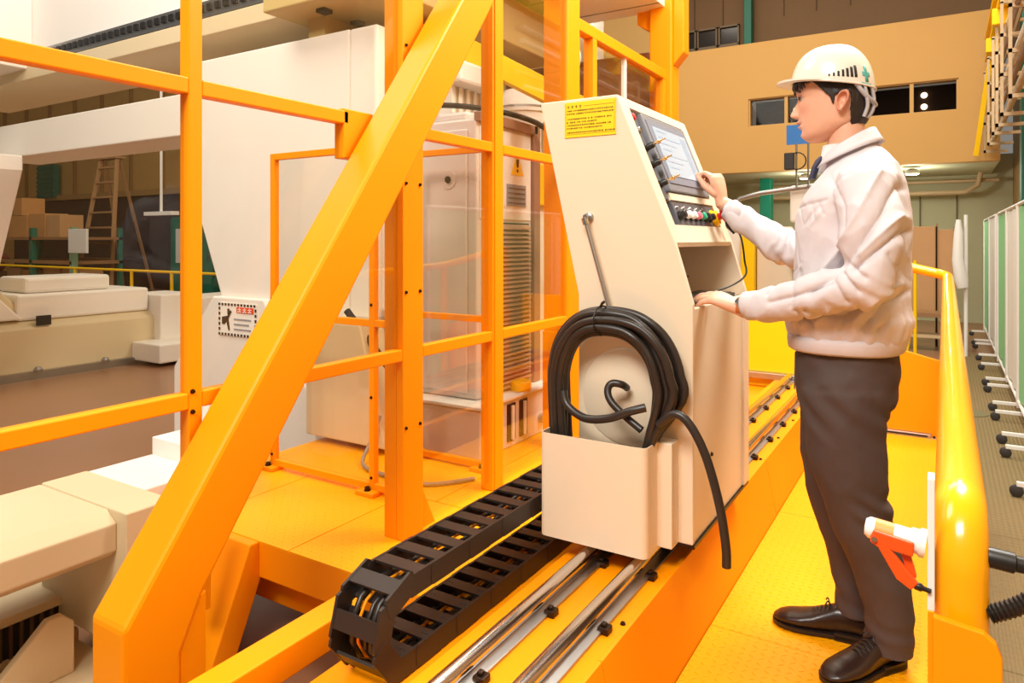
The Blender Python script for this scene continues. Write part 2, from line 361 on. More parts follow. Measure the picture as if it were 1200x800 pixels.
# ================================================================ equipment seen behind the worker's front
t = thing('lathe_machine', 'cream machine with yellow door and blue sign seen between console and worker', 'machine', (-2.6, 9, 0))
bx('cabinet', WHITE, t, -3.0, -2.55, 9.0, 9.8, .0, 2.05, .02); bx('door', YELLOW, t, -2.54, -2.38, 8.9, 9.1, .3, 1.75, .01)
bx('cover', CREAM, t, -2.37, -1.95, 9.0, 9.6, .4, 1.85, .02)
bx('hood', WHITE, t, -1.98, -1.5, 9.0, 9.6, 1.9, 2.35, .03)
tb('arm', DSTEEL, t, [(-2.65, 8.9, 2.05), (-2.55, 8.9, 2.2), (-2.3, 8.9, 2.26), (-1.7, 8.9, 2.33)], .03, 10)
bx('signboard', mat('blue_sign', (32, 112, 190), .5), t, -1.98, -1.68, 8.8, 8.82, 2.82, 3.05, label='blue signboard on two posts')
tb('post', DSTEEL, t, [(-1.87, 8.81, 2.3), (-1.87, 8.81, 2.83)], .012, 6); tb('post', DSTEEL, t, [(-1.74, 8.81, 2.3), (-1.74, 8.81, 2.83)], .012, 6)
bx('control_box', BLACK, t, -2.0, -1.89, 8.75, 8.83, 2.52, 2.72, .01)
tb('cable', BLACK, t, [(-1.86+.1*math.cos(a_), 8.78, 2.62+.1*math.sin(a_)) for a_ in [i*PI/8 for i in range(-8, 8)]], .008, 6)
for i in range(4): bx('gauge', (BLACK, YELLOW, BLACK, DSTEEL)[i], t, -1.95+.13*i, -1.86+.13*i, 8.92, 8.98, 1.35, 1.55)

t.location.x += .38
# ================================================================ far left of the hall
DK = mat('dark_shutter', (70, 52, 42), .8); TEAL = mat('teal_shutter', (26, 104, 88), .6)
b = bm_new(); box(b, -33, -20.5, 13.9, 14.0, .0, 3.2); struct('door_1', b, DK)
b = bm_new(); box(b, -30.6, -29.3, 13.7, 13.9, 3.3, 4.6)
for i in range(7): box(b, -30.6, -29.3, 13.66, 13.7, 3.35+.18*i, 3.45+.18*i)
struct('window_9', b, TEAL)
for i in range(14): b = bm_new(); box(b, -34+i*1.9, -33.9+i*1.9, 13.9, 14, 3.3, 8); struct('trim_%d' % (60+i), b, mat('cladding_rib', (150, 112, 64), .8))
b = bm_new(); box(b, -34, -8, 13.8, 14, 3.2, 3.4); struct('trim_90', b, mat('lintel', (170, 132, 80), .7))
t = thing('storage_cabinet', 'tall dark green storage cabinet at the far wall behind the barrier', 'cabinet', (-19, 12.5, 0))
bx('body', GREEN, t, -19.6, -17.6, 12.4, 13.1, .1, 2.35, .02)
for x in (-19.58, -18.58): d = bx('door', mat('green_door', (24, 116, 92), .5), t, x, x+.96, 12.36, 12.4, .15, 2.3, .01); bx('handle', DSTEEL, d, x+.8, x+.85, 12.33, 12.36, 1.1, 1.3)
bx('poster', WPLAST, t, -19.3, -18.8, 12.34, 12.355, 1.0, 2.0)
tag(bx('storage_cabinet', GREEN, None, -15.2, -12.5, 11.6, 12.3, .0, 2.4, .02), 'dark green cabinet glimpsed just right of the thin cage post', 'cabinet')
t = thing('step_ladder', 'tall wooden step ladder standing behind the far machine', 'ladder', (-20, 10.9, 0))
LAD = mat('ladder_wood', (170, 130, 90), .6)
tx = -20.4; ty = 11.0
for sgn in (-1, 1):
    bar('rail', LAD, t, (tx+sgn*.95+.5, ty-.75, 0), (tx+sgn*.42, ty, 4.0), .10, .06)
    bar('rear_rail', LAD, t, (tx+sgn*.8-.9, ty+1.4, 0), (tx+sgn*.36, ty+.1, 3.95), .08, .05)
for i in range(9):
    f = (i+.7)/9.3; w = .95+(.42-.95)*f; xm = tx+.5*(1-f); y = ty-.75*(1-f)
    bar('rung', LAD, t, (xm-w, y, 4*f), (xm+w, y, 4*f), .10, .05)
bar('top_step', LAD, t, (tx-.5, ty+.05, 4.02), (tx+.5, ty+.05, 4.02), .3, .06)
# shelving with boxes
t = thing('storage_rack', 'green posted storage rack loaded with cartons at the far left', 'rack', (-22, 9.8, 0))
PG = mat('pale_green_post', (130, 170, 140), .6)
for x in (-23.2, -21.0, -18.9):
    bx('post', PG if x > -20 else GREEN, t, x, x+.14, 9.2, 9.34, 0, 2.0); bx('post', GREEN, t, x, x+.1, 10.4, 10.5, 0, 2.0)
for z in (.35, 1.05): bx('shelf', PIPE2, t, -23.2, -18.8, 9.2, 10.5, z, z+.08)
ki = 0
nm = ['low carton at the left end of the bottom rack shelf', 'second carton from the left on the bottom rack shelf', 'third carton from the left on the bottom rack shelf', 'right end carton on the bottom rack shelf',
      'wide carton on top of the rack', 'carton with orange print on top of the rack', 'pale carton at the right of the rack top', 'small carton stacked highest on the rack']
for (x, z, w, h) in ((-23.0, .43, .8, .45), (-22.1, .43, .8, .42), (-20.9, .43, .85, .5), (-19.9, .43, .9, .48), (-22.9, 1.75, 1.1, .6), (-21.7, 1.75, .9, .65), (-20.7, 1.75, .7, .6), (-22.6, 2.36, .5, .5)):
    tag(bx('carton', WOODC if ki % 3 else CARD, None, x, x+w, 9.5, 10.1, z, z+h, .01), nm[ki], 'box', 'cartons on the far rack'); ki += 1
bx('shelf', PIPE2, t, -23.2, -18.8, 9.2, 10.5, 1.68, 1.75)
bx('notice_board', WPLAST, t, -18.76, -17.9, 9.1, 9.16, 1.35, 1.95, .01)
for i, (x, y, z) in enumerate(((-24.3, 9.6, .9), (-23.9, 9.5, 1.15), (-24.6, 9.7, 1.2))):
    b = bm_new(); lathe(b, [(0, -.22), (.3, -.16), (.42, 0), (.3, .16), (0, .2)], 14, Matrix.Translation((x, y, z)))
    tag(part('pink_sack', b, mat('pink_sack', (196, 110, 100), .8), smooth=True), ('lowest', 'right upper', 'left upper')[i]+' pink sack in the heap left of the rack', 'sack', 'pink sacks')
tag(bx('pallet_table', PIPE2, None, -25.2, -23.4, 9.2, 10.2, 0, .72), 'brown pallet table under the pink sacks', 'table')
# floor barrier
t = thing('floor_barrier', 'yellow pipe barrier along the aisle behind the far machine', 'barrier', (-14, 8, 0))
for x, y in ((-17.8, 8.8), (-15.4, 8.8), (-13.9, 8.8), (-11.5, 8.8)): tb('post', YELLOW, t, [(x, y, 0), (x, y, 1.0)], .035, 8)
for z in (.5, 1.0): tb('rail', YELLOW, t, [(-24, 8.8, z), (-9, 8.8, z)], .028, 8)
t = thing('bollard', 'thick orange bollard post in front of the yellow barrier', 'bollard', (-9.2, 6.1, 0))
b = bm_new(); lathe(b, [(.11, 0), (.11, .02), (.05, .025), (.05, .98), (.04, 1.0), (0, 1.0)], 16, Matrix.Translation((-9.97, 7.4, 0))); part('post', b, ORANGE, t, smooth=True)
b = bm_new()
for i in range(9): lathe(b, [(.035, 0), (.05, .06), (.035, .12)], 8, Matrix.Translation((-9.97-.01*i, 7.4, 1.0+.1*i)))
part('chain', b, BLACK, t)
SHEET = mat('pale_cloth', (226, 196, 176), .8)
b = bm_new(); bmesh.ops.create_grid(b, x_segments=24, y_segments=10, size=1)
for v in b.verts: v.co = Vector((-14.2+v.co.x*1.9, 8.0+v.co.y*.5, .30+.14*noise.noise(Vector((v.co.x*3, v.co.y*2, 1)))+.2*(1-v.co.y*v.co.y)*.6))
o = part('dust_cloth', b, SHEET, smooth=True); md = o.modifiers.new('s', 'SOLIDIFY'); md.thickness = .02; tag(o, 'crumpled pale cloth heap on the floor by the barrier', 'cloth')
bx('cloth_pallet', PIPE2, None, -16.1, -12.3, 7.5, 8.5, 0, .22); tag(bpy.data.objects['cloth_pallet'], 'low brown pallet beneath the crumpled cloth', 'pallet')
# hanging light pipe
t = thing('hanging_lamp', 'thin hanging rod with a flat tray above the green cabinet', 'hanging rod', (-14.6, 9, 2.2))
tb('rod', WPLAST, t, [(-14.6, 9, 2.3), (-14.6, 9, 8)], .03, 8); bx('tray', WPLAST, t, -15.1, -14.1, 8.9, 9.1, 2.22, 2.3)

# ================================================================ second machine, far left
t = thing('grinding_machine', 'cream surface machine with long bed beyond the aisle on the left', 'machine', (-9.6, 4.5, 0))
pz('bed', BEIGE, t, [(-10.6, .08), (-9.45, .08), (-9.45, .62), (-9.6, .70), (-10.6, .70)], 'y', 1.0, 6.0, .02)
bx('skirting', DSTEEL, t, -10.5, -9.38, 1.0, 6.0, 0, .09)
bx('table', WHITE, t, -10.5, -9.55, 4.05, 5.7, .70, 1.02, .03)
bx('table_cover', WHITE, t, -10.4, -9.7, 4.2, 5.25, 1.02, 1.22, .04)
pz('column', BEIGE, t, [(2.0, .7), (4.25, .7), (3.55, 1.45), (3.45, 1.45), (3.2, 2.6), (2.0, 2.6)], 'x', -10.5, -9.6, .03)
pz('column_cover', WHITE, t, [(2.0, .72), (4.1, .72), (3.8, 1.05), (2.0, 1.05)], 'x', -9.6, -9.5, .02)
bx('nameplate', DARK, t, -9.50, -9.49, 3.45, 3.7, .80, .88)
bx('latch', DARK, t, -9.46, -9.43, 4.22, 4.38, .64, .76)
bx('end_block', WHITE, t, -10.1, -9.3, 5.72, 6.3, .1, .92, .02); bx('chute', WHITE, t, -9.45, -8.8, 5.4, 6.1, .05, .30, .02)
bx('end_plate', WHITE, t, -9.9, -9.2, 6.3, 7.3, .35, .85, .02); bx('rail_block', WHITE, t, -10.2, -9.0, 6.3, 9.0, .02, .28, .02)
for y in (2.2, 3.0, 4.2, 5.0): b = bm_new(); lathe(b, [(.05, 0), (.05, .03), (.03, .06), (0, .06)], 10, Matrix.Translation((-9.36, y, .09))); part('leveling_foot', b, DSTEEL, t)
# ================================================================ shared bolt meshes
def hexbolt_mesh(r, h):
    b = bm_new(); lathe(b, [(r*1.25, 0), (r*1.25, h*.25), (r, h*.25), (r, h), (r*.5, h), (r*.5, h*.6), (0, h*.6)], 12); return mesh_of('bolt', b, BOLT)
BOLT_S = hexbolt_mesh(.006, .006); BOLT_M = hexbolt_mesh(.009, .014); BOLT_L = hexbolt_mesh(.013, .018)
def bolts(parent, me, pts, d, name='bolt'):
    q = Vector(d).to_track_quat('Z', 'Y').to_euler()
    for p in pts: link(name, me, parent, p, q)

# ================================================================ white gantry machine behind the cage
t = thing('gantry_machine', 'large white gantry machine with overhead cross beam behind the cage', 'machine', (-4, 3.6, 0))
o = pz('column', WHITE, t, [(-3.18, 0), (-3.18, 3.02), (-4.88, 3.02), (-4.88, 2.25), (-4.46, 1.30), (-4.5, .9), (-4.5, 0)], 'y', 3.2, 4.2, .012)
pz('foot', WHITE, t, [(-4.95, 0), (-4.95, .74), (-4.48, 1.29), (-3.93, 1.29), (-3.75, 1.0), (-3.5, .72), (-3.35, .1), (-3.35, 0)], 'y', 3.15, 3.2, .012)
pz('far_column', WHITE, t, [(-9.4, 0), (-9.4, 2.49), (-7.42, 2.49), (-7.42, 2.35), (-7.9, 1.4), (-8.25, .8), (-8.25, 0)], 'y', 2.5, 3.2, .012)
bx('lower_beam', WHITE, t, -8.2, -4.86, 3.22, 3.7, 2.49, 2.81, .01)  # white reflection in the clear panes, put in as a solid beam
bx('upper_beam', WHITE, t, -9.5, -3.6, 3.25, 3.9, 3.47, 4.6, .01)
bx('side_cover', WHITE, t, -9.5, -7.35, 2.9, 3.25, 3.3, 4.6, .01)
bx('beam_ledge', BEIGE, t, -9.5, -3.6, 3.2, 3.95, 3.20, 3.33, .006)
k = bx('rack_strip', DSTEEL, t, -7.3, -3.6, 3.22, 3.26, 3.345, 3.465)
RK = bm_new(); box(RK, 0, .055, -.016, 0, 0, .05); RK = mesh_of('rack_tooth', RK, BLACK)
for i in range(38): link('rack_tooth', RK, k, (-7.2+i*.095, 3.22, 3.385))
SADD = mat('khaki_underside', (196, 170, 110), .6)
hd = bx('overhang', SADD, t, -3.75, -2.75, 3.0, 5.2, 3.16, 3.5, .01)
for y in (3.12, 3.42, 3.75): bx('socket', BLACK, hd, -3.39, -3.32, y, y+.075, 3.135, 3.16)
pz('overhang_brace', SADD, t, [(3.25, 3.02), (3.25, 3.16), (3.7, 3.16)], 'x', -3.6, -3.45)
# right-hand face of the column with its rounded window
b = bm_new()
box(b, -3.18, -2.95, 3.2, 3.37, 1.2, 3.02); box(b, -3.18, -2.95, 3.37, 4.6, 2.78, 3.02); box(b, -3.18, -2.95, 4.3, 4.6, 1.2, 2.78)
part('window_surround', b, WHITE, t, bevel=.02)
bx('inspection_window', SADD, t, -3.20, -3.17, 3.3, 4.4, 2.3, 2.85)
bx('lower_housing', WHITE, t, -3.2, -2.75, 3.25, 3.9, 1.25, 2.3, .02)
bx('drive_box', BEIGE, t, -3.3, -2.7, 3.35, 4.1, .62, 1.1, .02)
tb('link_rod', DARK, t, [(-3.05, 3.05, 1.27), (-2.72, 3.06, .95), (-2.6, 3.06, .86)], .022, 10)
pz('chute', BEIGE, t, [(-3.35, .5), (-2.7, .5), (-2.9, 1.2), (-3.35, 1.2)], 'y', 3.0, 3.2, .01)
# warning label on the foot: striped border, red title, black pictogram, text lines
lb = bx('warning_label', mat('label_white', (244, 238, 228), .5), t, -4.40, -3.99, 3.143, 3.148, 1.02, 1.25, label='white warning label with striped border')
STRIPE = mat('label_black', (50, 38, 26), .6, 0, 0); LRED = mat('label_red', (226, 70, 30), .6, 0, 0); LGREY = mat('label_grey', (150, 150, 160), .6, 0, 0)
b = bm_new()
for i in range(12):
    x = -4.40+i*.0345
    for z in (1.022, 1.232): box(b, x, x+.018, 3.139, 3.143, z, z+.016)
for i in range(5):
    for x in (-4.398, -4.008): box(b, x, x+.016, 3.139, 3.143, 1.055+i*.036, 1.075+i*.036)
part('striped_border', b, STRIPE, lb)
b = bm_new(); box(b, -4.20, -4.02, 3.139, 3.143, 1.185, 1.225); part('red_title', b, LRED, lb)
b = bm_new()
for i in range(3): box(b, -4.185+i*.055, -4.15+i*.055, 3.136, 3.139, 1.19, 1.197); box(b, -4.17+i*.055, -4.164+i*.055, 3.136, 3.139, 1.19, 1.22); box(b, -4.185+i*.055, -4.15+i*.055, 3.136, 3.139, 1.207, 1.212)
part('title_marks', b, mat('label_white2', (250, 240, 230), .6, 0, 0), lb)
b = bm_new(); prism(b, [(-4.36, 1.10), (-4.33, 1.10), (-4.31, 1.12), (-4.29, 1.06), (-4.275, 1.06), (-4.29, 1.14), (-4.255, 1.19), (-4.27, 1.2), (-4.30, 1.16), (-4.36, 1.15)], 'y', 3.139, 3.143); box(b, -4.30, -4.28, 3.139, 3.143, 1.17, 1.21); part('pictogram', b, STRIPE, lb)
b = bm_new()
for i in range(3): box(b, -4.23, -4.05-.02*(i % 2), 3.139, 3.143, 1.065+i*.035, 1.075+i*.035)
part('text_lines', b, LGREY, lb)

# ================================================================ beige bed slab, lower left
t = thing('machine_bed', 'beige machine bed slab at the lower left behind the diagonal brace', 'machine', (-2.9, 1, 0))
pz('bed_slab', BEIGE, t, [(-3.14, .53), (-2.62, .53), (-2.58, .56), (-2.58, .66), (-2.64, .70), (-3.14, .70)], 'y', -.6, 1.42, .006)
bx('end_block', BEIGE, t, -3.14, -2.52, 1.42, 1.60, .2, .705, .006)
bx('rear_block', WHITE, t, -3.14, -2.72, 1.60, 1.89, .1, .70, .006); bx('riser', WHITE, t, -3.14, -2.92, 1.89, 2.05, .1, .78, .004); bx('riser', WHITE, t, -3.14, -2.95, 2.05, 2.25, .1, .95, .004)
bx('base', BEIGE, t, -3.4, -3.0, -.6, 1.5, 0, .12, .01)
g = bx('grating', DARK, t, -3.05, -3.0, -.4, 1.45, .12, .25)
GB = bm_new(); box(GB, 0, .014, 0, .012, 0, .13); GB = mesh_of('grating_bar', GB, mat('grating_brown', (84, 60, 38), .6))
for i in range(52): link('grating_bar', GB, g, (-3.004, -.39+i*.0355, .12))
bx('base_ledge', BEIGE, t, -3.25, -2.98, -.4, 1.5, .25, .285, .004)
t = thing('anchor_bracket', 'beige floor anchor bracket with bolt hole under the bed slab', 'bracket', (-2.7, .9, 0))
bx('base_plate', BEIGE, t, -2.98, -2.45, .2, 1.48, .0, .09, .006)
pz('gusset', BEIGE, t, [(1.02, .09), (1.36, .09), (1.36, .28), (1.32, .32), (1.27, .32)], 'x', -2.79, -2.755, .006)
b = bm_new(); lathe(b, [(.075, .09), (.075, .1), (.06, .11), (.035, .11), (.035, .095), (0, .095)], 20, Matrix.Translation((-2.66, 1.19, 0))); part('bolt_boss', b, BEIGE, t, smooth=True)
b = bm_new(); lathe(b, [(.034, .1), (.03, .112), (0, .112)], 12, Matrix.Translation((-2.66, 1.19, 0))); part('bolt', b, BOLT, t)

# ================================================================ electrical cabinet and coolant unit inside the cage
t = thing('electrical_cabinet', 'grey electrical cabinet with louvres behind the middle cage posts', 'cabinet', (-2.5, 3.6, .6))
bx('body', GREY, t, -3.1, -2.30, 3.33, 4.02, .767, 2.40, .012)
bx('front_panel', GREY, t, -3.05, -2.36, 3.315, 3.33, .80, 2.34, .01)
bx('top_cover', GREY, t, -3.0, -2.4, 3.38, 3.98, 2.40, 2.46, .02)
b = bm_new(); lathe(b, [(.055, 0), (.055, .004), (0, .004)], 24, orient((-2.49, 3.315, 2.05), (0, -1, 0))); pl_ = part('plug_plate', b, GREY, t); b = bm_new(); lathe(b, [(.02, .004), (.02, .012), (0, .012)], 16, orient((-2.49, 3.315, 2.05), (0, -1, 0))); part('plug', b, BOLT, pl_)
lp = bx('louvre_panel', BOLT, t, -2.30, -2.295, 3.42, 3.92, .79, 1.80)
LV = bm_new(); prism(LV, [(-2.295, .0), (-2.27, -.012), (-2.27, -.006), (-2.295, .022)], 'y', 3.43, 3.91); LV = mesh_of('louvre', LV, mat('louvre_brown', (170, 128, 92), .4))
for i in range(36): link('louvre', LV, lp, (0, 0, .80+i*.0277))
bx('corner_post', mat('brown_edge', (150, 112, 92), .4), t, -2.32, -2.27, 3.95, 4.03, .767, 2.44, .006)
bx('edge_rail', mat('brown_edge', (150, 112, 92), .4), t, -2.32, -2.27, 3.33, 4.0, 2.38, 2.44, .006)
bx('white_panel', WPLAST, t, -2.30, -2.293, 3.36, 3.94, 1.82, 2.36)
lb = bx('hazard_label', WPLAST, t, -2.293, -2.29, 3.60, 3.88, 1.90, 2.24, label='white label with yellow warning triangle')
b = bm_new(); prism(b, [(3.69, 2.10), (3.84, 2.10), (3.765, 2.24)], 'x', -2.29, -2.287); part('triangle', b, YELLOW, lb)
b = bm_new(); prism(b, [(3.756, 2.15), (3.774, 2.15), (3.78, 2.20), (3.75, 2.20)], 'x', -2.287, -2.285); box(b, -2.287, -2.285, 3.757, 3.773, 2.12, 2.138); part('exclamation_mark', b, INK, lb)
b = bm_new(); box(b, -2.29, -2.287, 3.64, 3.87, 1.905, 2.04); part('text_block', b, LGREY, lb)
b = bm_new()
for i in range(4): box(b, -2.287, -2.285, 3.655, 3.855, 1.92+.03*i, 1.93+.03*i)
part('text_lines', b, mat('label_darkgrey', (104, 96, 92), .6), lb)
t = thing('coolant_unit', 'pale coolant unit with sight windows and yellow filler cap', 'coolant tank', (-2.4, 3.6, .46))
bx('tank', GREY, t, -3.15, -2.20, 3.22, 4.05, .46, .745, .01); bx('tank_lid', WPLAST, t, -3.17, -2.18, 3.20, 4.07, .745, .765, .005)
for y in (3.50, 3.64): s_ = bx('sight_window', BOLT, t, -2.20, -2.193, y, y+.09, .50, .72); b = bm_new(); tube(b, [(-2.185, y+.045, .51), (-2.185, y+.045, .71)], .012, 8); part('sight_tube', b, WPLAST, s_, smooth=True)
b = bm_new(); lathe(b, [(.06, 0), (.065, .01), (.065, .05), (.055, .06), (0, .06)], 18, Matrix.Translation((-2.235, 3.72, .765))); part('filler_cap', b, YELLOW, t, smooth=True)
b = bm_new(); lathe(b, [(.03, 0), (.03, .03), (.02, .03), (.02, 0.01), (0, .01)], 14, orient((-2.2, 3.9, .56), (1, 0, 0))); part('drain_port', b, DSTEEL, t, smooth=True)
# spindle motor, canopy and yellow jib above the cabinet
t = thing('spindle_motor', 'white drum motor with flanged cap above the cabinet', 'motor', (-2.75, 5, 2.2))
b = bm_new(); lathe(b, [(.20, 0), (.21, .02), (.21, .42), (.225, .42), (.225, .45), (.21, .47), (.19, .56), (.16, .60), (0, .60)], 28, Matrix.Translation((-2.83, 4.75, 2.26))); part('drum', b, WHITE, t, smooth=True, ang=35)
b = bm_new(); lathe(b, [(.228, 0), (.228, .015)], 28, Matrix.Translation((-2.83, 4.75, 2.71))); part('seam_band', b, DSTEEL, t)
bx('terminal_box', BEIGE, t, -2.63, -2.52, 4.68, 4.84, 2.3, 2.6, .015); bx('mount', YELLOW, t, -3.05, -2.55, 4.5, 5.0, 1.95, 2.26, .01)
bx('pedestal', WHITE, t, -3.0, -2.6, 4.55, 4.95, .46, 1.95, .01)
t = thing('jib_arm', 'bright yellow jib arm sloping down behind the cage post', 'crane arm', (-2.4, 4.3, 2.7))
bar('arm', YELLOW, t, (-2.75, 3.75, 2.98), (-2.05, 4.35, 2.55), .08, .15)
bx('head_block', YELLOW, t, -2.95, -2.70, 3.6, 3.85, 2.75, 3.12, .02); bolts(t, BOLT_M, [(-2.70, 3.70, 2.9), (-2.70, 3.77, 2.9)], (1, 0, 0))
b = bm_new(); tube(b, catmull([(-2.35, 4.6, 3.3), (-2.33, 4.5, 3.05), (-2.3, 4.55, 2.9), (-2.22, 4.5, 3.0), (-2.25, 4.45, 3.1)], 6), .018, 8); part('hook', b, WPLAST, t, smooth=True)
t = thing('machine_canopy', 'white canopy panel overhead at the top edge of the picture', 'canopy', (-2.8, 4.6, 3.6))
bx('panel', WHITE, t, -4.2, -1.95, 3.9, 5.62, 3.60, 3.66, .006)
for y in (4.3, 4.9, 5.4): bx('seam', DSTEEL, t, -4.2, -1.95, y, y+.012, 3.594, 3.60)
tag(bx('brown_housing', mat('brown_panel', (150, 100, 52), .5), None, -3.6, -2.15, 5.7, 5.9, .5, 3.3, .01), 'brown panel housing seen beyond the jib arm', 'panel')
tag(bx('curtain_column', WPLAST, None, -2.95, -2.7, 5.75, 6.0, 3.3, 5, .01), 'pale column above the brown housing', 'column')
t = thing('fabric_bellows', 'pale pleated bellows cover beside the brace top', 'bellows', (-2.7, 3.5, 2.5))
for i in range(9): bx('pleat', BEIGE if i % 2 else WHITE, t, -2.92+.0*i, -2.6-.015*(i % 2), 3.50+.04*i, 3.535+.04*i, 2.46, 2.66, .004)
bx('top_cover', WPLAST, t, -2.95, -2.5, 3.45, 3.95, 2.66, 2.80, .02)
tb('hose', BLACK, t, catmull([(-2.9, 3.3, 2.36), (-2.7, 3.32, 2.50), (-2.4, 3.6, 2.5), (-2.2, 3.95, 2.42), (-2.15, 4.1, 2.2)], 6), .018, 8)

# ================================================================ inner walkway behind the cage
t = thing('inner_platform', 'orange checker plate walkway with support frame inside the cage', 'platform', (-2.6, 2.6, 0))
for i, (x0, x1, y0, y1) in enumerate(((-2.22, -1.36, 1.90, 2.62), (-2.83, -2.225, 1.90, 2.62), (-3.3, -2.835, 2.1, 2.62), (-3.3, -2.05, 2.625, 4.5), (-2.045, -1.36, 2.625, 4.5), (-2.045, -1.36, 4.505, 6.2))):
    bx('deck_plate', PLATE, t, x0, x1, y0, y1, .452, .46, .001)
bx('edge_beam', ORANGE, t, -2.40, -1.40, 1.90, 1.94, .31, .456, .006)
bx('lower_beam', ORANGE, t, -2.75, -1.40, 2.02, 2.10, .14, .31, .006)
bx('side_beam', ORANGE, t, -2.86, -2.80, 1.94, 3.5, .30, .45, .006)
for y in (2.6, 3.3, 4.2): bx('cross_beam', ORANGE, t, -2.8, -1.4, y, y+.06, .3, .45)
pz('strut', ORANGE, t, [(1.86, .456), (1.98, .456), (1.78, 0), (1.66, 0)], 'x', -2.64, -2.40, .006)
for x, y in ((-1.45, 3.4), (-2.8, 3.4), (-1.45, 5), (-2.0, 6)): bx('leg', ORANGE, t, x, x+.08, y, y+.08, 0, .45)
tb('floor_cable', mat('grey_cable', (150, 132, 116), .5), t, catmull([(-2.72, 2.98, .7), (-2.74, 2.92, .56), (-2.68, 2.80, .48), (-2.45, 2.74, .475), (-2.2, 2.76, .472), (-2.05, 2.95, .472)], 6), .011, 8)

# ================================================================ inner guard panels (door frames with clear panes)
def guard_panel(lab, Y0, xs, z0, z1, mids, split=None, feet=True):
    t = thing('machine_guard', lab, 'guard panel', (xs[0], Y0, .46), 'inner machine guards')
    w = .034
    for x in xs: bx('post', ORANGE, t, x-w/2, x+w/2, Y0-w/2, Y0+w/2, z0, z1, .003)
    for a, c in zip(xs, xs[1:]):
        for z in (z0+w/2, z1-w/2)+tuple(mids):
            bx('rail', ORANGE, t, a+w/2, c-w/2, Y0-w/2, Y0+w/2, z-w/2, z+w/2, .003)
        zz = [z0+w]+[m for m in mids]+[z1-w]
        for zl, zh in zip(zz, zz[1:]): bx('pane', GLASS, t, a+w/2, c-w/2, Y0-.002, Y0+.002, zl, zh)
    if feet:
        for x in xs[:2]:
            f = bx('foot_block', ORANGE, t, x-.07, x+.05, Y0-.06, Y0+.03, .46, .482, .004)
            link('foot_bolt', BOLT_L, f, (x-.01, Y0-.035, .482))
    bolts(t, BOLT_S, [(x, Y0-w/2, z) for x in xs for z in (z0+.06, z0+.45, z0+.9)], (0, -1, 0))
    return t
guard_panel('tall orange framed clear guard panel left of the channel post', 2.55, (-3.09, -2.37, -2.2), .48, 2.16, (1.29,))
guard_panel('small orange framed clear guard panel beyond the channel post', 3.12, (-2.6, -2.09), .47, 2.2, (1.27,))
# ================================================================ safety cage along the track
t = thing('safety_cage', 'orange safety cage of posts and beams with clear panes along the track', 'safety fence', (-1.92, 2.5, .3))
XC = -1.89; XB = XC-.045
bx('post', ORANGE, t, XB, XC, 1.25, 1.295, 0, 3.6, .004)
bx('channel_post', ORANGE, t, XC-.036, XC, 2.205, 2.338, .46, 3.8, .004)
bx('channel_flange', ORANGE, t, XC-.10, XC-.036, 2.205, 2.215, .46, 3.8, .002)
bx('post', ORANGE, t, XC-.07, XC, 2.875, 2.975, .46, 3.8, .004)
bx('post_cover', ORANGE, t, XC-.02, XC+.006, 2.89, 2.925, .46, 3.8, .002)
pz('gusset', ORANGE, t, [(2.338, .46), (2.44, .46), (2.338, .66)], 'x', XC-.03, XC-.018)
zu, zl = 2.152, 1.222
for y0, y1 in ((-.5, 1.25), (1.295, 1.90), (2.338, 2.875), (2.975, 3.68)): bx('upper_rail', ORANGE, t, XB, XC, y0, y1, zu-.024, zu+.024, .004)
for y0, y1 in ((-.5, 1.25), (1.295, 2.205), (2.338, 2.875), (2.975, 3.68)): bx('lower_rail', ORANGE, t, XB, XC, y0, y1, zl-.024, zl+.024, .004)
bx('joint_plate', ORANGE, t, XC-.05, XC, 1.875, 2.03, 2.00, 2.185, .004)
bolts(t, BOLT_S, [(XC, y, z) for z in (.92, 1.48, 1.93, 2.5) for y in (2.225, 2.315)], (1, 0, 0))
bolts(t, BOLT_S, [(XC, 1.262, 1.25), (XC, 1.262, 1.19)], (1, 0, 0))
for y0, y1 in ((-.5, 1.25), (1.295, 2.205), (2.338, 2.875), (2.975, 3.68)):
    for z0, z1 in ((.5, zl-.024), (zl+.024, zu-.024), (zu+.024, 3.5)):
        if (y0 < 1.2 and z0 > 2) or (y0 < 2 and z0 < 1): continue
        bx('pane', GLASS, t, XB+.018, XB+.022, y0, y1, z0, z1)
bx('mounting_plate', ORANGE, t, -2.45, -2.37, 1.62, 1.66, .3, .72, .004)
# big portal columns
t = thing('portal_column', 'thick orange square portal column rising behind the console', 'column', (-1.97, 3.76, .46), 'portal columns')
bx('column', ORANGE, t, -2.055, -1.89, 3.68, 3.85, .46, 4.6, .012); bx('cover_plate', ORANGE, t, -2.05, -1.895, 3.662, 3.68, .46, 1.15, .004)
t = thing('portal_column', 'far orange portal column with bracket right of the console top', 'column', (-1.97, 5.62, .46), 'portal columns')
bx('column', ORANGE, t, -2.08, -1.89, 5.526, 5.72, .46, 4.6, .012)
pz('bracket', ORANGE, t, [(-1.89, 3.12), (-1.80, 3.22), (-1.80, 4.6), (-1.89, 4.6)], 'y', 5.56, 5.70, .008)
pz('bracket', ORANGE, t, [(-2.08, 3.42), (-2.08, 4.6), (-2.2, 4.6), (-2.2, 3.5)], 'y', 5.56, 5.70, .008)
t = thing('upper_window_frame', 'orange upper frame with clear panes between the portal columns', 'frame', (-1.97, 4.7, 2.2))
bx('top_rail', ORANGE, t, -2.0, -1.93, 3.85, 5.526, 3.0, 3.075, .004); bx('bottom_rail', ORANGE, t, -2.0, -1.93, 3.85, 5.526, 1.85, 1.92, .004)
for y in (4.12, 5.46): bx('post', ORANGE, t, -2.0, -1.93, y, y+.06, 1.92, 3.0, .004)
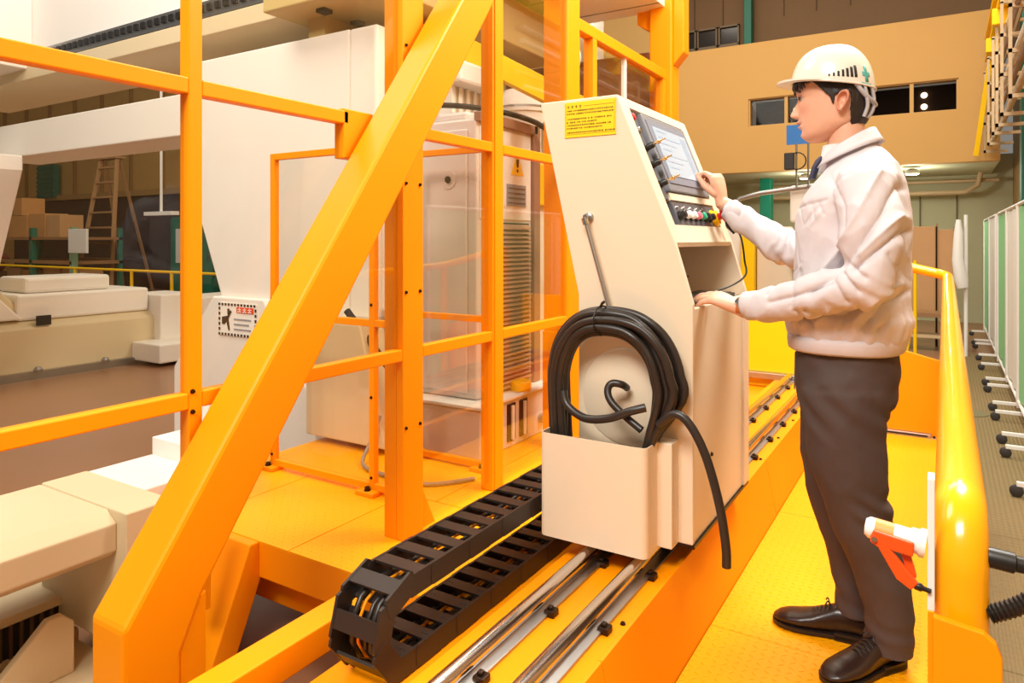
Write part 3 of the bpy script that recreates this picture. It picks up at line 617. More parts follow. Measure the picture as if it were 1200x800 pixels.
bx('mullion', WPLAST, t, -1.98, -1.95, 4.70, 4.725, 1.92, 3.0)
for y0, y1 in ((3.86, 4.12), (4.18, 4.70), (4.725, 5.46)): bx('pane', GLASS, t, -1.967, -1.963, y0, y1, 1.92, 3.0)

# ================================================================ diagonal brace
t = thing('diagonal_brace', 'massive orange diagonal box brace crossing the foreground left', 'brace', (-1.79, 1.05, 0))
s_ = (2.70-.729)/(2.381-.963)
def yz(y): return .729+(y-.963)*s_
top = 3.9; yt = .963+(top-.729)/s_
pz('box_brace', ORANGE, t, [(.963, 0), (1.118, 0), (1.118, .60), (1.178, .728), (yt+.205, top), (yt, top), (.963, .729)], 'x', -1.872, -1.722, .012)
pz('rear_leg', ORANGE, t, [(1.118, 0), (1.195, 0), (1.195, .735), (1.178, .728), (1.118, .60)], 'x', -1.872, -1.728, .003)

# ================================================================ track beam, guide rails
t = thing('track_beam', 'long orange track beam carrying guide rails and cable chain', 'track beam', (-.95, 3, 0))
bx('top_plate', ORANGE, t, -1.03, -.695, .2, 5.3, .664, .680, .003)
bx('rail_pad', ORANGE, t, -1.03, -.695, .2, 5.3, .680, .698, .002)
for y0, y1 in ((.2, 1.52), (1.523, 3.3), (3.303, 5.3)): pz('fascia_panel', ORANGE, t, [(-.702, .455), (-.642, .455), (-.690, .700), (-.702, .700)], 'y', y0, y1, .002)
bx('web', ORANGE, t, -1.03, -1.0, .2, 5.3, .03, .664); bx('web', ORANGE, t, -.76, -.73, .2, 5.3, .03, .664)
bx('side_channel', ORANGE, t, -1.455, -1.37, .2, 1.90, .62, .70, .004)
bx('bottom_flange', ORANGE, t, -1.30, -.7, .2, 5.3, 0, .03)
bx('tray', ORANGE, t, -1.30, -1.03, .2, 5.3, .622, .634, .002)
bx('end_panel', YELLOW, t, -1.55, -.66, 5.30, 5.33, .5, 1.22, .004); bx('end_sill', DSTEEL, t, -1.3, -.68, 5.22, 5.30, .698, .74, .003)
bolts(t, BOLT_S, [(-.712, y, .698) for y in (1.0, 1.35, 1.7, 2.9, 3.3, 3.7, 4.1)], (0, 0, 1))
def rail_thing(x, lab):
    r = thing('guide_rail', lab, 'guide rail', (x, 3, .698), 'round guide rails on the track beam')
    tb('shaft', STEEL, r, [(x, .25, .735), (x, 5.2, .735)], .0205, 24)
    pz('rail_base', DSTEEL, r, [(x-.036, .698), (x+.036, .698), (x+.036, .706), (x+.012, .712), (x+.012, .724), (x-.012, .724), (x-.012, .712), (x-.036, .706)], 'y', .25, 5.2, .0015)
    for i in range(13):
        y = .98+i*.33
        b = bm_new(); box(b, x+.024, x+.054, y-.016, y+.016, .698, .716); box(b, x+.03, x+.044, y-.008, y+.008, .716, .724); part('clamp', b, BOLT, r, bevel=.003)
rail_thing(-.93, 'polished round guide rail next to the cable chain')
rail_thing(-.775, 'polished round guide rail nearest the walkway')

# ================================================================ cable chain
t = thing('cable_chain', 'black plastic cable drag chain looping over itself beside the rails', 'cable chain', (-1.18, 1.5, .64))
ZL, ZU, RB = .666, .848, .091      # strand centre heights, bend radius
CXM = -1.183
YB = 1.32
path = []
pitch = .084
Ltop, Larc = 1.10, PI*RB
Lbot = 2.6
def chain_at(s):
    """s from the console end of the upper strand round the bend to the far end of the lower one"""
    if s < Ltop: return Vector((YB+Ltop-s, ZU)), Vector((-1, 0))
    s -= Ltop
    if s < Larc:
        a = s/RB; return Vector((YB-RB*math.sin(a), (ZU+ZL)/2+RB*math.cos(a))), Vector((-math.cos(a), -math.sin(a)))
    s -= Larc; return Vector((YB+s, ZL)), Vector((1, 0))
def plate_mesh(xo):
    b = bm_new(); prism(b, [(-.058, -.018), (-.050, -.0285), (.041, -.0285), (.048, -.021), (.048, .021), (.041, .0285), (-.050, .0285), (-.058, .018)], 'x', xo, xo+.008); return mesh_of('chain_link', b, CHAIN)
SIDE, SIDE2 = plate_mesh(.066), plate_mesh(-.074)
CB = bm_new(); box(CB, -.066, .066, -.022, .022, .0205, .0275); CB = mesh_of('crossbar', CB, CHAIN)
CB2 = bm_new(); box(CB2, -.066, .066, -.022, .022, -.0275, -.0205); CB2 = mesh_of('crossbar', CB2, CHAIN)
PIN = bm_new()
for x in (-.057, -.046, .046, .057): lathe(PIN, [(.003, .0275), (.003, .0282), (0, .0283)], 8, Matrix.Translation((x, 0, 0)))
PIN = mesh_of('rivet', PIN, BLACK)
n = int((Ltop+Larc+Lbot)/pitch)
for i in range(n):
    p, d = chain_at((i+.5)*pitch); ang = math.atan2(d.y, d.x)
    o = link('chain_link', SIDE, t, (CXM, p.x, p.y), (ang, 0, 0))
    o.scale = (1 if i % 2 else .985, 1, 1 if i % 2 else .97)
    for nm_, me_ in (('side_plate', SIDE2), ('crossbar', CB), ('crossbar', CB2)): c = bpy.data.objects.new(nm_, me_); COL.objects.link(c); c.parent = o
    q = bpy.data.objects.new('rivet', PIN); COL.objects.link(q); q.parent = o
for k, (dx, rr, m) in enumerate(((.030, .008, RUBBER), (.012, .006, RUBBER), (.044, .005, RUBBER), (-.012, .004, ORANGE), (-.03, .008, RUBBER))):
    pts = []
    for j in range(60):
        p, d = chain_at(j*(Ltop+Larc+1.6)/59); pts.append((CXM+dx, p.x, p.y-.004+.004*math.sin(j*.7+k)))
    tb('inner_cable', m, t, pts, rr, 8)

# ================================================================ operator walkway + guard rail
t = thing('operator_walkway', 'orange checker plate walkway the worker stands on', 'walkway', (-.3, 3, 0))
for y0, y1 in ((.2, 1.62), (1.623, 2.25), (2.253, 3.35), (3.353, 5.06)): bx('deck_plate', PLATE, t, -.640, .03, y0, y1, .452, .46, .001)
for y in (.5, 1.9, 3.3, 4.7): bx('cross_beam', ORANGE, t, -.638, .0, y, y+.08, .3, .452)
bx('side_beam', ORANGE, t, -.0, .04, .2, 5.1, .28, .452, .004)
for y in (.6, 2.6, 4.8): bx('leg', ORANGE, t, -.06, .02, y, y+.08, 0, .3)
pz('end_panel', ORANGE, t, [(-.640, .46), (.0, .46), (.0, .935), (-.640, 1.10)], 'y', 5.10, 5.13, .004)
bx('end_channel', DSTEEL, t, -.60, -.07, 5.06, 5.10, .462, .485, .002); bx('channel_slot', BLACK, t, -.58, -.09, 5.055, 5.06, .468, .478)
bolts(t, BOLT_S, [(-.055, 5.06, .473), (-.02, 5.06, .473)], (0, -1, 0))
t = thing('guard_rail', 'yellow tubular guard rail along the right edge of the walkway', 'guard rail', (.02, 1.05, .46))
GR = mat('guard_rail_paint', (.97, .42, .002), .22, 0, .03, coat=.25)
pts = [(.018, 1.055, 1.10), (.018, 1.055, 1.20)]+[(.018, 1.125-.07*math.cos(i*PI/24), 1.278+.07*math.sin(i*PI/24)) for i in range(13)]+[(.018, 1.30, 1.352), (.018, 2.2, 1.372), (.018, 3.2, 1.40), (.018, 4.2, 1.434), (.018, 4.9, 1.459)]
pts += catmull([(.018, 4.95, 1.461), (.010, 5.06, 1.470), (-.03, 5.105, 1.483), (-.09, 5.115, 1.497), (-.60, 5.115, 1.62)], 6)
tb('rail_tube', GR, t, pts, .0300, 24)
tb('post', GR, t, [(-.60, 5.115, .46), (-.60, 5.115, 1.62)], .03, 16); tb('post', GR, t, [(.018, 5.06, .46), (.018, 5.06, 1.45)], .026, 16)
b = bm_new(); prism(b, [(-.012, .46), (.058, .46), (.058, 1.205), (.052, 1.222), (.04, 1.232), (-.012, 1.238)], 'y', 1.0, 1.012); part('foot_plate', b, ORANGE, t, bevel=.002)
b = bm_new(); prism(b, [(1.012, .46), (1.16, .46), (1.16, .9), (1.012, 1.238)], 'x', -.018, -.010); part('side_plate', b, ORANGE, t, bevel=.001)
bolts(t, BOLT_S, [(-.010, 1.22, 1.31)], (-1, 0, 0))
# rope-pull stop switch on the rail post
t = thing('stop_switch', 'white and orange lever switch mounted on the guard rail post', 'switch', (-.02, 1.05, 1.25))
bx('mounting_strip', WPLAST, t, -.0185, -.0105, 1.02, 1.05, 1.235, 1.40, .001)
SWO = mat('switch_orange', (236, 84, 20), .4)
b = bm_new(); lathe(b, [(.0, 0), (.010, .001), (.0135, .006), (.0135, .052), (.0155, .054), (.0155, .062), (.018, .064), (.018, .070)], 20, orient((-.090, 1.03, 1.322), (1, 0, -.12))); part('body', b, WPLAST, t, smooth=True, ang=35)
b = bm_new(); lathe(b, [(.0138, .012), (.0138, .034)], 20, orient((-.090, 1.03, 1.322), (1, 0, -.12))); part('print_band', b, mat('print_orange', (236, 150, 70), .5), t, smooth=True)
pz('lever', SWO, t, [(-.082, 1.315), (-.078, 1.325), (-.032, 1.318), (-.034, 1.300), (-.058, 1.303), (-.028, 1.268), (-.036, 1.258), (-.052, 1.268), (-.073, 1.304), (-.082, 1.308)], 'y', 1.012, 1.02, .002)
pz('lever_stay', SWO, t, [(-.048, 1.302), (-.038, 1.302), (-.030, 1.272), (-.038, 1.264)], 'y', 1.022, 1.03, .001)
b = bm_new(); lathe(b, [(.0035, 0), (.0035, .003), (0, .003)], 10, orient((-.077, 1.012, 1.314), (0, -1, 0))); part('pivot_screw', b, STEEL, t)
b = bm_new(); lathe(b, [(.003, 0), (.005, .003), (.005, .009), (.003, .012), (.003, .02)], 10, orient((-.034, 1.018, 1.264), (1, 0, -.2))); part('tip_knob', b, BLACK, t, smooth=True)
t = thing('cable_conduit', 'black corrugated conduit and gland leaving the guard rail post', 'conduit', (.08, 1.06, 1.25))
b = bm_new(); lathe(b, [(.012, 0), (.0125, .004), (.0125, .028), (.010, .03), (.009, .05)], 16, orient((.045, 1.06, 1.302), (1, .1, -.10))); part('gland', b, BLACK, t, smooth=True, ang=35)
rr = []; pp = []
cp = catmull([(.046, 1.045, 1.236), (.075, 1.05, 1.252), (.11, 1.06, 1.275), (.16, 1.07, 1.29)], 14)
for i, p in enumerate(cp): pp.append(p); rr.append(.0115 if i % 2 else .0095)
b = bm_new(); tube(b, pp, rr, 14); part('corrugated_hose', b, BLACK, t)
# ================================================================ control console
t = thing('control_console', 'cream pedestal control console with touch screen and button panel', 'control console', (-.85, 2.42, .77))
YN, YF = 2.08, 2.76
prof = [(-1.173, 2.163), (-.891, 2.163), (-.701, 1.690), (-.645, 1.502), (-.645, .775), (-1.028, .775), (-1.028, 1.517)]
side_n = pz('side_panel', CREAM, t, prof, 'y', YN, YN+.022, .004)
pz('side_panel', CREAM, t, prof, 'y', YF-.022, YF, .004)
pz('back_panel', CREAM, t, [(-1.168, 2.158), (-1.150, 2.158), (-1.008, 1.517), (-1.008, .78), (-1.026, .78), (-1.026, 1.517)], 'y', YN+.022, YF-.022)
bx('top_panel', CREAM, t, -1.165, -.90, YN+.022, YF-.022, 2.145, 2.161)
# sloping head face
fd = Vector((.19, 0, -.473)).normalized()          # down the face
fn = Vector((.473, 0, .19)).normalized()           # outwards
P0 = Vector((-.891, 0, 2.163)); LF = (Vector((-.701, 0, 1.690))-P0).length
def face_M(s, y, out=0.): 
    p = P0+fd*s+fn*out; p.y = y
    return Matrix(((0, fd.x, fn.x, p.x), (1, fd.y, fn.y, p.y), (0, fd.z, fn.z, p.z), (0, 0, 0, 1)))   # local x = along console, y = down the face, z = outwards
def fbox(name, m, parent, y0, y1, s0, s1, o0, o1, bevel=0, label=None):
    b = bm_new(); box(b, y0, y1, s0, s1, o0, o1, face_M(0, 0)); return part(name, b, m, parent, bevel=bevel, label=label)
SLATE = mat('slate_panel', (92, 94, 102), .35, .2, .05)
# frame strips of the head leaving the recessed panels open
fbox('face_strip', CREAM, t, YN+.022, YN+.07, 0, LF, -.03, -.001); fbox('face_strip', CREAM, t, YF-.075, YF-.022, 0, LF, -.03, -.001)
fbox('face_strip', CREAM, t, YN+.07, YF-.075, 0, .035, -.03, -.001); fbox('face_strip', CREAM, t, YN+.07, YF-.075, LF-.06, LF, -.03, -.001)
fbox('face_strip', CREAM, t, YN+.135, YF-.075, .335, .36, -.03, -.001)
fbox('recess_floor', SLATE, t, YN+.06, YF-.06, .03, LF-.05, -.045, -.03)
# left switch strip
ss = fbox('switch_strip', SLATE, t, YN+.072, YN+.133, .037, .357, -.03, -.008, .002)
def on_face(s, y, o=0.): 
    p = P0+fd*s+fn*o; return Vector((p.x, y, p.z))
def knob(name, m, parent, s, y, r, h, o=-.008, n=16, top=None):
    b = bm_new(); lathe(b, [(r*1.25, 0), (r*1.25, h*.2), (r, h*.22), (r, h*.9), (r*.85, h), (0, h)], n, orient(on_face(s, y, o), fn)); return part(name, b, m, parent, smooth=True, ang=35)
GOLD = mat('brass', (.75, .52, .26), .25, 1)
for i, (s, h, m) in enumerate(((.06, .006, RED), (.11, .008, STEEL), (.175, .03, BLACK), (.235, .03, BLACK), (.305, .026, BLACK))):
    k = knob('selector', m, ss, s, YN+.10, .011, h)
    if i >= 2:
        b = bm_new(); lathe(b, [(.004, 0), (.004, .012), (.008, .012), (.008, .02), (.003, .022), (.003, .04), (0, .04)], 12, orient(on_face(s-.004, YN+.112, .02), fn)); part('key', b, GOLD, k, smooth=True)
# touch screen
bz = fbox('screen_bezel', mat('bezel_grey', (120, 122, 130), .4), t, YN+.145, YF-.085, .045, .33, -.03, .006, .004, label='grey screen bezel')
fbox('screen_edge', mat('bezel_light', (120, 126, 142), .4), bz, YN+.165, YF-.105, .066, .302, .006, .009, .002)
SCR = mat('lit_screen', (160, 176, 192), .2, 0, 0, emit=(196, 218, 240), es=.16)
sc_ = fbox('display', SCR, bz, YN+.20, YF-.135, .088, .272, .009, .011)
b = bm_new()
for i in range(7): box(b, YN+.22, YN+.22+.10+.07*((i*5) % 3), .10+.023*i, .104+.023*i, .011, .0115, face_M(0, 0))
box(b, YF-.21, YF-.155, .10, .25, .011, .0115, face_M(0, 0)); part('screen_text', b, mat('screen_blue', (140, 158, 178), .3, 0, 0, emit=(160, 186, 210), es=.14), sc_)
# button panel
bp_ = fbox('button_panel', SLATE, t, YN+.138, YF-.08, .362, LF-.062, -.03, -.006, .002)
cols = [BLACK, WPLAST, WPLAST, mat('pink_button', (226, 110, 130), .4), mat('green_button', (30, 160, 120), .4), BLACK, BLACK]
for i, m in enumerate(cols):
    k = knob('push_button', m, bp_, .415, YN+.165+.056*i, .013, .026, -.006)
    b = bm_new(); lathe(b, [(.017, 0), (.017, .008), (.014, .008), (.014, 0)], 16, orient(on_face(.415, YN+.165+.056*i, -.006), fn)); part('button_ring', b, BLACK, k)
k = knob('stop_collar', YELLOW, bp_, .415, YF-.115, .028, .02, -.006, 20)
b = bm_new(); lathe(b, [(.014, .015), (.014, .032), (.027, .036), (.029, .050), (.022, .060), (0, .062)], 20, orient(on_face(.415, YF-.115, -.006), fn)); part('stop_button', b, RED, k, smooth=True, ang=40)
for i in range(5): knob('lamp_stud', STEEL, bp_, .385, YN+.17+.07*i, .005, .006, -.006, 10)
# keyboard niche
bx('niche_back', CREAM, t, -.985, -.965, YN+.022, YF-.022, 1.49, 1.70); pz('niche_roof', CREAM, t, [(-.985, 1.70), (-.985, 1.712), (-.70, 1.69), (-.705, 1.675)], 'y', YN+.022, YF-.022)
bx('shelf', CREAM, t, -.985, -.66, YN+.022, YF-.022, 1.47, 1.488, .003)
kb = bx('keyboard', BLACK, t, -.80, -.665, YN+.05, YF-.10, 1.488, 1.502, .004, label='flat black keyboard')
KEY = bm_new(); box(KEY, -.010, .010, -.0095, .0095, 0, .004); KEY = mesh_of('key', KEY, mat('key_grey', (66, 62, 60), .5))
for i in range(5):
    for j in range(20): link('key', KEY, kb, (-.785+.026*i, YN+.075+.0245*j, 1.502))
# lower body
fp = bx('front_door', CREAM, t, -.675, -.647, YN+.022, YF-.03, .775, 1.488, .003)
bolts(fp, BOLT_S, [(-.647, YF-.05, .90), (-.647, YF-.05, 1.10), (-.647, YN+.2, 1.0)], (1, 0, 0))
bx('door_edge', CREAM, t, -.652, -.638, YF-.075, YF-.001, .777, 1.488, .003)
bx('bottom_panel', CREAM, t, -1.02, -.66, YN+.022, YF-.022, .775, .79)
pz('carriage_plate', BOLT, t, [(-1.02, .765), (-.64, .765), (-.64, .775), (-1.02, .775)], 'y', YN, YF)
CARR = mat('carriage_black', (40, 34, 30), .5)
for x in (-.93, -.775):
    for y in (2.14, 2.6): bx('slide_block', CARR, t, x-.036, x+.036, y, y+.1, .712, .766, .004)
# yellow notice on the side panel
no = bx('notice_plate', mat('notice_yellow', (250, 204, 6), .5, 0, .01), t, -1.078, -.894, YN-.003, YN, 2.036, 2.152, label='yellow printed notice')
b = bm_new(); e = YN-.0036
def ln(x0, x1, z0, z1): box(b, x0, x1, e, YN-.003, z0, z1)
for i in range(4):       # four heading characters
    x = -1.068+i*.0145; ln(x, x+.009, 2.138, 2.1395); ln(x+.0037, x+.0053, 2.1325, 2.1425); ln(x+.001, x+.008, 2.1335, 2.1348)
ln(-1.006, -.902, 2.1365, 2.1374)
for r_, (z, f0, f1) in enumerate(((2.1235, .02, .97), (2.1135, 0, .97), (2.096, .02, .97), (2.0855, 0, .66), (2.0755, .02, .95), (2.0655, 0, .75), (2.0515, .02, 1.0))):
    x = -1.070+.17*f0
    while x < -1.070+.168*f1:
        w = R.uniform(.0028, .006); g = R.random()
        ln(x, x+w, z, z+.0013); ln(x+w*.3, x+w*.3+.0011, z-.0022, z+.0036)
        if g > .4: ln(x, x+w*.8, z-.0022, z-.0012)
        if g > .65: ln(x+w*.7, x+w*.7+.001, z-.002, z+.003)
        x += w+(.0012 if g < .9 else .006)
ln(-1.070, -.902, 2.0455, 2.0462)
for xx in (-1.0735, -.8995): ln(xx, xx+.0007, 2.042, 2.147)
part('print', b, INK, no)
# gas strut rod on the side
st = tb('hanger_rod', DSTEEL, t, [(-.989, YN-.03, 1.765), (-.897, YN-.03, 1.455)], .007, 12)
b = bm_new(); lathe(b, [(.014, 0), (.014, .012), (.008, .014), (.008, .036), (0, .036)], 14, orient((-.987, YN, 1.772), (0, -1, 0))); part('rod_eye', b, DSTEEL, st, smooth=True)
b = bm_new(); lathe(b, [(.011, 0), (.011, .022), (0, .022)], 14, orient((-.992, YN-.03, 1.768), (.3, 0, -1))); part('rod_head', b, STEEL, st, smooth=True)
# cable pocket, open at the top, with a round dished back
pk = thing('cable_pocket', 'open cream sheet metal pocket hung on the console side', 'cable pocket', (-.92, 2.0, .767))
def rounded(x0, x1, y0, y1, r, n=5):
    pts = [(x0, y1)]
    for cx, cy, a0 in ((x0+r, y0+r, PI), (x1-r, y0+r, 1.5*PI)):
        for i in range(n+1): a = a0+i*PI/2/n; pts.append((cx+r*math.cos(a), cy+r*math.sin(a)))
    pts.append((x1, y1)); return pts
out_ = rounded(-1.092, -.735, 1.93, YN, .022); inn = rounded(-1.088, -.739, 1.934, YN, .018)
b = bm_new(); prism(b, out_+inn[::-1], 'z', .767, 1.090); part('pocket_wall', b, CREAM, pk, smooth=True, ang=30)
b = bm_new(); prism(b, inn, 'z', .767, .772); part('pocket_floor', b, CREAM, pk)
b = bm_new(); lathe(b, [(0, .004), (.15, .004), (.156, .0)], 36, orient((-.855, YN-.001, 1.20), (0, -1, 0))); part('dished_disc', b, CREAM, pk, smooth=True)
bx('flange_strip', CREAM, t, -.738, -.69, 2.02, YN, .775, 1.09, .003)
# coil of cable hanging on the rod, ends dropping in the pocket
cl = thing('cable_coil', 'thick black cable coiled in loops and tucked in the pocket', 'cable', (-.9, 2.0, 1.1))
def loopy(x0, x1, ztop, yb, k, drop):
    """arch of cable from inside the pocket over the top and back"""
    c = (x0+x1)/2; w = (x1-x0)/2
    pts = [(x0+.012*R.uniform(-1, 1)+.01, yb, drop)]
    for i in range(0, 13):
        a = PI-PI*i/12
        xx = c+w*math.copysign(abs(math.cos(a))**.82, math.cos(a)); zz = 1.22+(ztop-1.22)*math.sin(a)**.9
        pts.append((xx, yb-.012*math.sin(a)*k+.004*R.uniform(-1, 1), zz))
    pts.append((min(x1-.03, -.765)+.01*R.uniform(-1, 1), min(yb, 2.05), 1.06)); pts.append((min(x1-.03, -.768)+.008*R.uniform(-1, 1), min(yb, 2.05), drop))
    return catmull(pts, 5)
for i, (x0, x1, zt, y) in enumerate(((-1.105, -.662, 1.478, 2.035), (-1.088, -.690, 1.470, 2.008), (-1.070, -.680, 1.452, 1.992), (-1.058, -.705, 1.440, 2.012), (-1.050, -.722, 1.428, 1.990), (-1.045, -.735, 1.412, 2.010), (-1.095, -.672, 1.462, 2.050), (-1.052, -.718, 1.420, 2.040))):
    tb('cable_loop', RUBBER, cl, loopy(x0, x1, zt, y, 1, .95), .0128, 14)
tb('cross_strand', RUBBER, cl, catmull([(-1.035, 1.985, 1.215), (-1.015, 1.975, 1.175), (-.95, 1.965, 1.145), (-.87, 1.962, 1.155), (-.80, 1.962, 1.185), (-.755, 1.975, 1.2)], 6), .0128, 14)
tb('end_strand', RUBBER, cl, catmull([(-.77, 1.98, 1.13), (-.82, 1.985, 1.16), (-.872, 1.99, 1.20), (-.888, 2.0, 1.232), (-.878, 2.01, 1.252), (-.85, 2.02, 1.25), (-.845, 2.05, 1.235)], 6), .0115, 14)
tb('tail_strand', RUBBER, cl, catmull([(-.72, 1.985, 1.15), (-.67, 1.985, 1.19), (-.625, 1.985, 1.165), (-.578, 1.985, 1.08), (-.54, 1.985, .95), (-.522, 1.985, .84), (-.520, 1.985, .78)], 6), .0128, 14)
tb('tie_wrap', BLACK, cl, [(-.905+.022*math.cos(a)*.4, 1.995+.045*math.cos(a), 1.447+.046*math.sin(a)) for a in [i*2*PI/20 for i in range(20)]], .0028, 6, closed=True)
tb('tie_tail', BLACK, cl, [(-.905, 1.985, 1.49), (-.897, 1.978, 1.502), (-.888, 1.975, 1.508)], .0045, 6)
# lead from the stop button to the keyboard niche
tb('keyboard_lead', BLACK, t, catmull([tuple(on_face(.46, YF-.08, .02)), tuple(on_face(.50, YF-.06, .05)), (-.645, YF-.04, 1.62), (-.64, YF-.06, 1.56), (-.70, YF-.15, 1.515), (-.78, YF-.3, 1.503), (-.88, YF-.42, 1.53), (-.95, YF-.5, 1.55)], 8), .0035, 8)
b = bm_new(); tube(b, [on_face(.43, YF-.085, .03), on_face(.455, YF-.08, .028), on_face(.49, YF-.07, .035)], [.006, .011, .005], 10); part('lead_plug', b, BLACK, t, smooth=True)
tb('keyboard_lead', BLACK, t, catmull([(-.95, YN+.1, 1.56), (-.85, YN+.2, 1.55), (-.76, YN+.32, 1.57)], 6), .003, 6)
# ================================================================ the worker
OX, OY, OZ = -.25, 2.34, .46
def WP(p): return Vector((p[0]+OX, p[1]+OY, p[2]+OZ))
def lerp_tab(tab, z, k):
    if z <= tab[0][0]: return tab[0][k]
    for i in range(len(tab)-1):
        a, c = tab[i], tab[i+1]
        if z <= c[0]:
            p = tab[i-1] if i else a; n = tab[i+2] if i+2 < len(tab) else c
            h = c[0]-a[0]; f = (z-a[0])/h
            m0 = (c[k]-p[k])/max(1e-6, c[0]-p[0])*h; m1 = (n[k]-a[k])/max(1e-6, n[0]-a[0])*h
            return (2*f**3-3*f*f+1)*a[k]+(f**3-2*f*f+f)*m0+(-2*f**3+3*f*f)*c[k]+(f**3-f*f)*m1
    return tab[-1][k]
def loft(bm, secs, n=28, expo=2.0):
    """secs: (centre, axis a, radius a, axis b, radius b); closed tube of superellipse rings"""
    rings = []
    for c, a, ra, b_, rb in secs:
        c = Vector(c); a = Vector(a); b_ = Vector(b_); ring = []
        for k in range(n):
            t_ = 2*PI*k/n; cs, sn = math.cos(t_), math.sin(t_)
            ring.append(bm.verts.new(c+a*ra*math.copysign(abs(cs)**(2/expo), cs)+b_*rb*math.copysign(abs(sn)**(2/expo), sn)))
        rings.append(ring)
    for A, B in zip(rings, rings[1:]):
        for k in range(n): bm.faces.new((A[k], A[(k+1) % n], B[(k+1) % n], B[k]))
    bm.faces.new(rings[0][::-1]); bm.faces.new(rings[-1]); return rings
def limb(bm, pts, radii, n=20, sub=6):
    """smooth tapered tube through joints"""
    cp = catmull(pts, sub); rr = []
    N = len(pts)-1
    for i in range(len(cp)):
        f = i/sub; j = min(int(f), N-1); u = f-j; u = u*u*(3-2*u); rr.append(radii[j]+(radii[j+1]-radii[j])*u)
    # round ends
    tube(bm, cp, rr, n)
    for c, r in ((cp[0], rr[0]), (cp[-1], rr[-1])):
        bmesh.ops.create_icosphere(bm, subdivisions=2, radius=r*.98, matrix=Matrix.Translation(c))
def remeshed(bm, voxel, smooth_it=6, fac=.5):
    bmesh.ops.recalc_face_normals(bm, faces=bm.faces)
    me = bpy.data.meshes.new('tmp'); bm.to_mesh(me); bm.free()
    o = bpy.data.objects.new('tmp', me); COL.objects.link(o)
    md = o.modifiers.new('r', 'REMESH'); md.mode = 'VOXEL'; md.voxel_size = voxel; md.use_smooth_shade = True
    if smooth_it: sm = o.modifiers.new('s', 'SMOOTH'); sm.factor = fac; sm.iterations = smooth_it
    dg = bpy.context.evaluated_depsgraph_get(); dg.update()
    ev = o.evaluated_get(dg); out = bmesh.new(); out.from_mesh(ev.to_mesh()); ev.to_mesh_clear()
    bpy.data.objects.remove(o); bpy.data.meshes.remove(me); return out

SKIN = mat('skin', (228, 176, 148), .48, 0, 0, .06, 400, attr='col')
SKIN.node_tree.nodes['Principled BSDF'].inputs['Subsurface Weight'].default_value = .12
SKIN.node_tree.nodes['Principled BSDF'].inputs['Subsurface Radius'].default_value = (.012, .004, .002)
HAIR = mat('black_hair', (36, 28, 26), .42, 0, .3, .5, 300, vscale=60)
JACK = mat('white_work_jacket', (205, 198, 202), .75, 0, .02, .22, 900)
TROU = mat('charcoal_trousers', (72, 58, 54), .8, 0, .06, .25, 900)
HELM = mat('helmet_white', (220, 213, 200), .22, 0, .01, coat=.4)
LEATH = mat('dark_brown_leather', (44, 28, 22), .3, 0, .25, .1, 200, vscale=14)

# ---------------------------------------------------------------- head surface
#        z      front   back   halfw  expo
HT = [(1.5370, -.098, -.078, .010, 2.0), (1.5395, -.109, -.066, .024, 2.0), (1.545, -.1175, -.046, .037, 1.95), (1.553, -.1235, -.026, .048, 1.95), (1.562, -.1270, -.006, .0565, 1.95), (1.574, -.130, .018, .0635, 2.0), (1.590, -.1335, .040, .0690, 2.1), (1.610, -.1365, .049, .072, 2.15), (1.630, -.138, .053, .0738, 2.15), (1.650, -.1382, .056, .0752, 2.2), (1.672, -.1395, .058, .0765, 2.25), (1.690, -.1455, .058, .077, 2.3), (1.712, -.147, .056, .0765, 2.25), (1.735, -.140, .050, .073, 2.2), (1.755, -.126, .040, .066, 2.1), (1.772, -.104, .024, .053, 2.0), (1.784, -.075, .004, .035, 2.0), (1.789, -.045, -.02, .012, 2.0)]
def gauss(d, s): return math.exp(-(d/s)**2)
def head_pt(z, th):
    f = lerp_tab(HT, z, 1); bk = lerp_tab(HT, z, 2); w = lerp_tab(HT, z, 3); e = lerp_tab(HT, z, 4)
    xc = min(-.028, (f+bk)/2)
    if z > 1.77: xc = (f+bk)/2
    cs, sn = math.cos(th), math.sin(th)
    rx = (xc-f) if cs > 0 else (bk-xc)
    x = xc-math.copysign(abs(cs)**(2/e), cs)*rx; y = w*math.copysign(abs(sn)**(2/e), sn)
    if cs > 0:
        # nose
        A = 0.
        for z0, z1, a0, a1 in ((1.676, 1.629, 0., .0265), (1.629, 1.622, .0265, .024), (1.622, 1.613, .024, 0.)):
            if z1 <= z <= z0: u = (z0-z)/(z0-z1); A = a0+(a1-a0)*u
        if A: 
            sg = .0075+.006*max(0, min(1, (1.672-z)/.045)); x -= A*gauss(y, sg)
            if z < 1.634: x -= .008*gauss(abs(y)-.013, .006)*gauss(z-1.623, .008)
        x += .0105*gauss(abs(y)-.033, .016)*gauss(z-1.672, .011)      # eye sockets
        x -= .0034*gauss(abs(y)-.033, .013)*gauss(z-1.670, .008)      # lids
        x -= .002*gauss(abs(y)-.045, .02)*gauss(z-1.645, .015)        # cheek
        x -= .0060*gauss(y, .020)*gauss(z-1.560, .010)                # chin
        x -= .0085*gauss(y, .017)*gauss(z-1.5885, .0052)+.0112*gauss(y, .019)*gauss(z-1.6035, .0058)   # lips
        x += .0040*gauss(y, .022)*gauss(z-1.5955, .0022)+.0025*gauss(y, .016)*gauss(z-1.574, .005)
        x += .0030*gauss(abs(y)-.028, .007)*gauss(z-1.597, .010)      # mouth corner
    y *= 1-.05*gauss(x+.1, .03)*gauss(z-1.60, .03)
    return Vector((x, y, z))
NTH = 112
zs = []
z = 1.537
while z < 1.789: zs.append(z); z += .0018 if z < 1.56 else (.0027 if z < 1.70 else .005)
zs.append(1.789)
bmB = bm_new(); rings = []
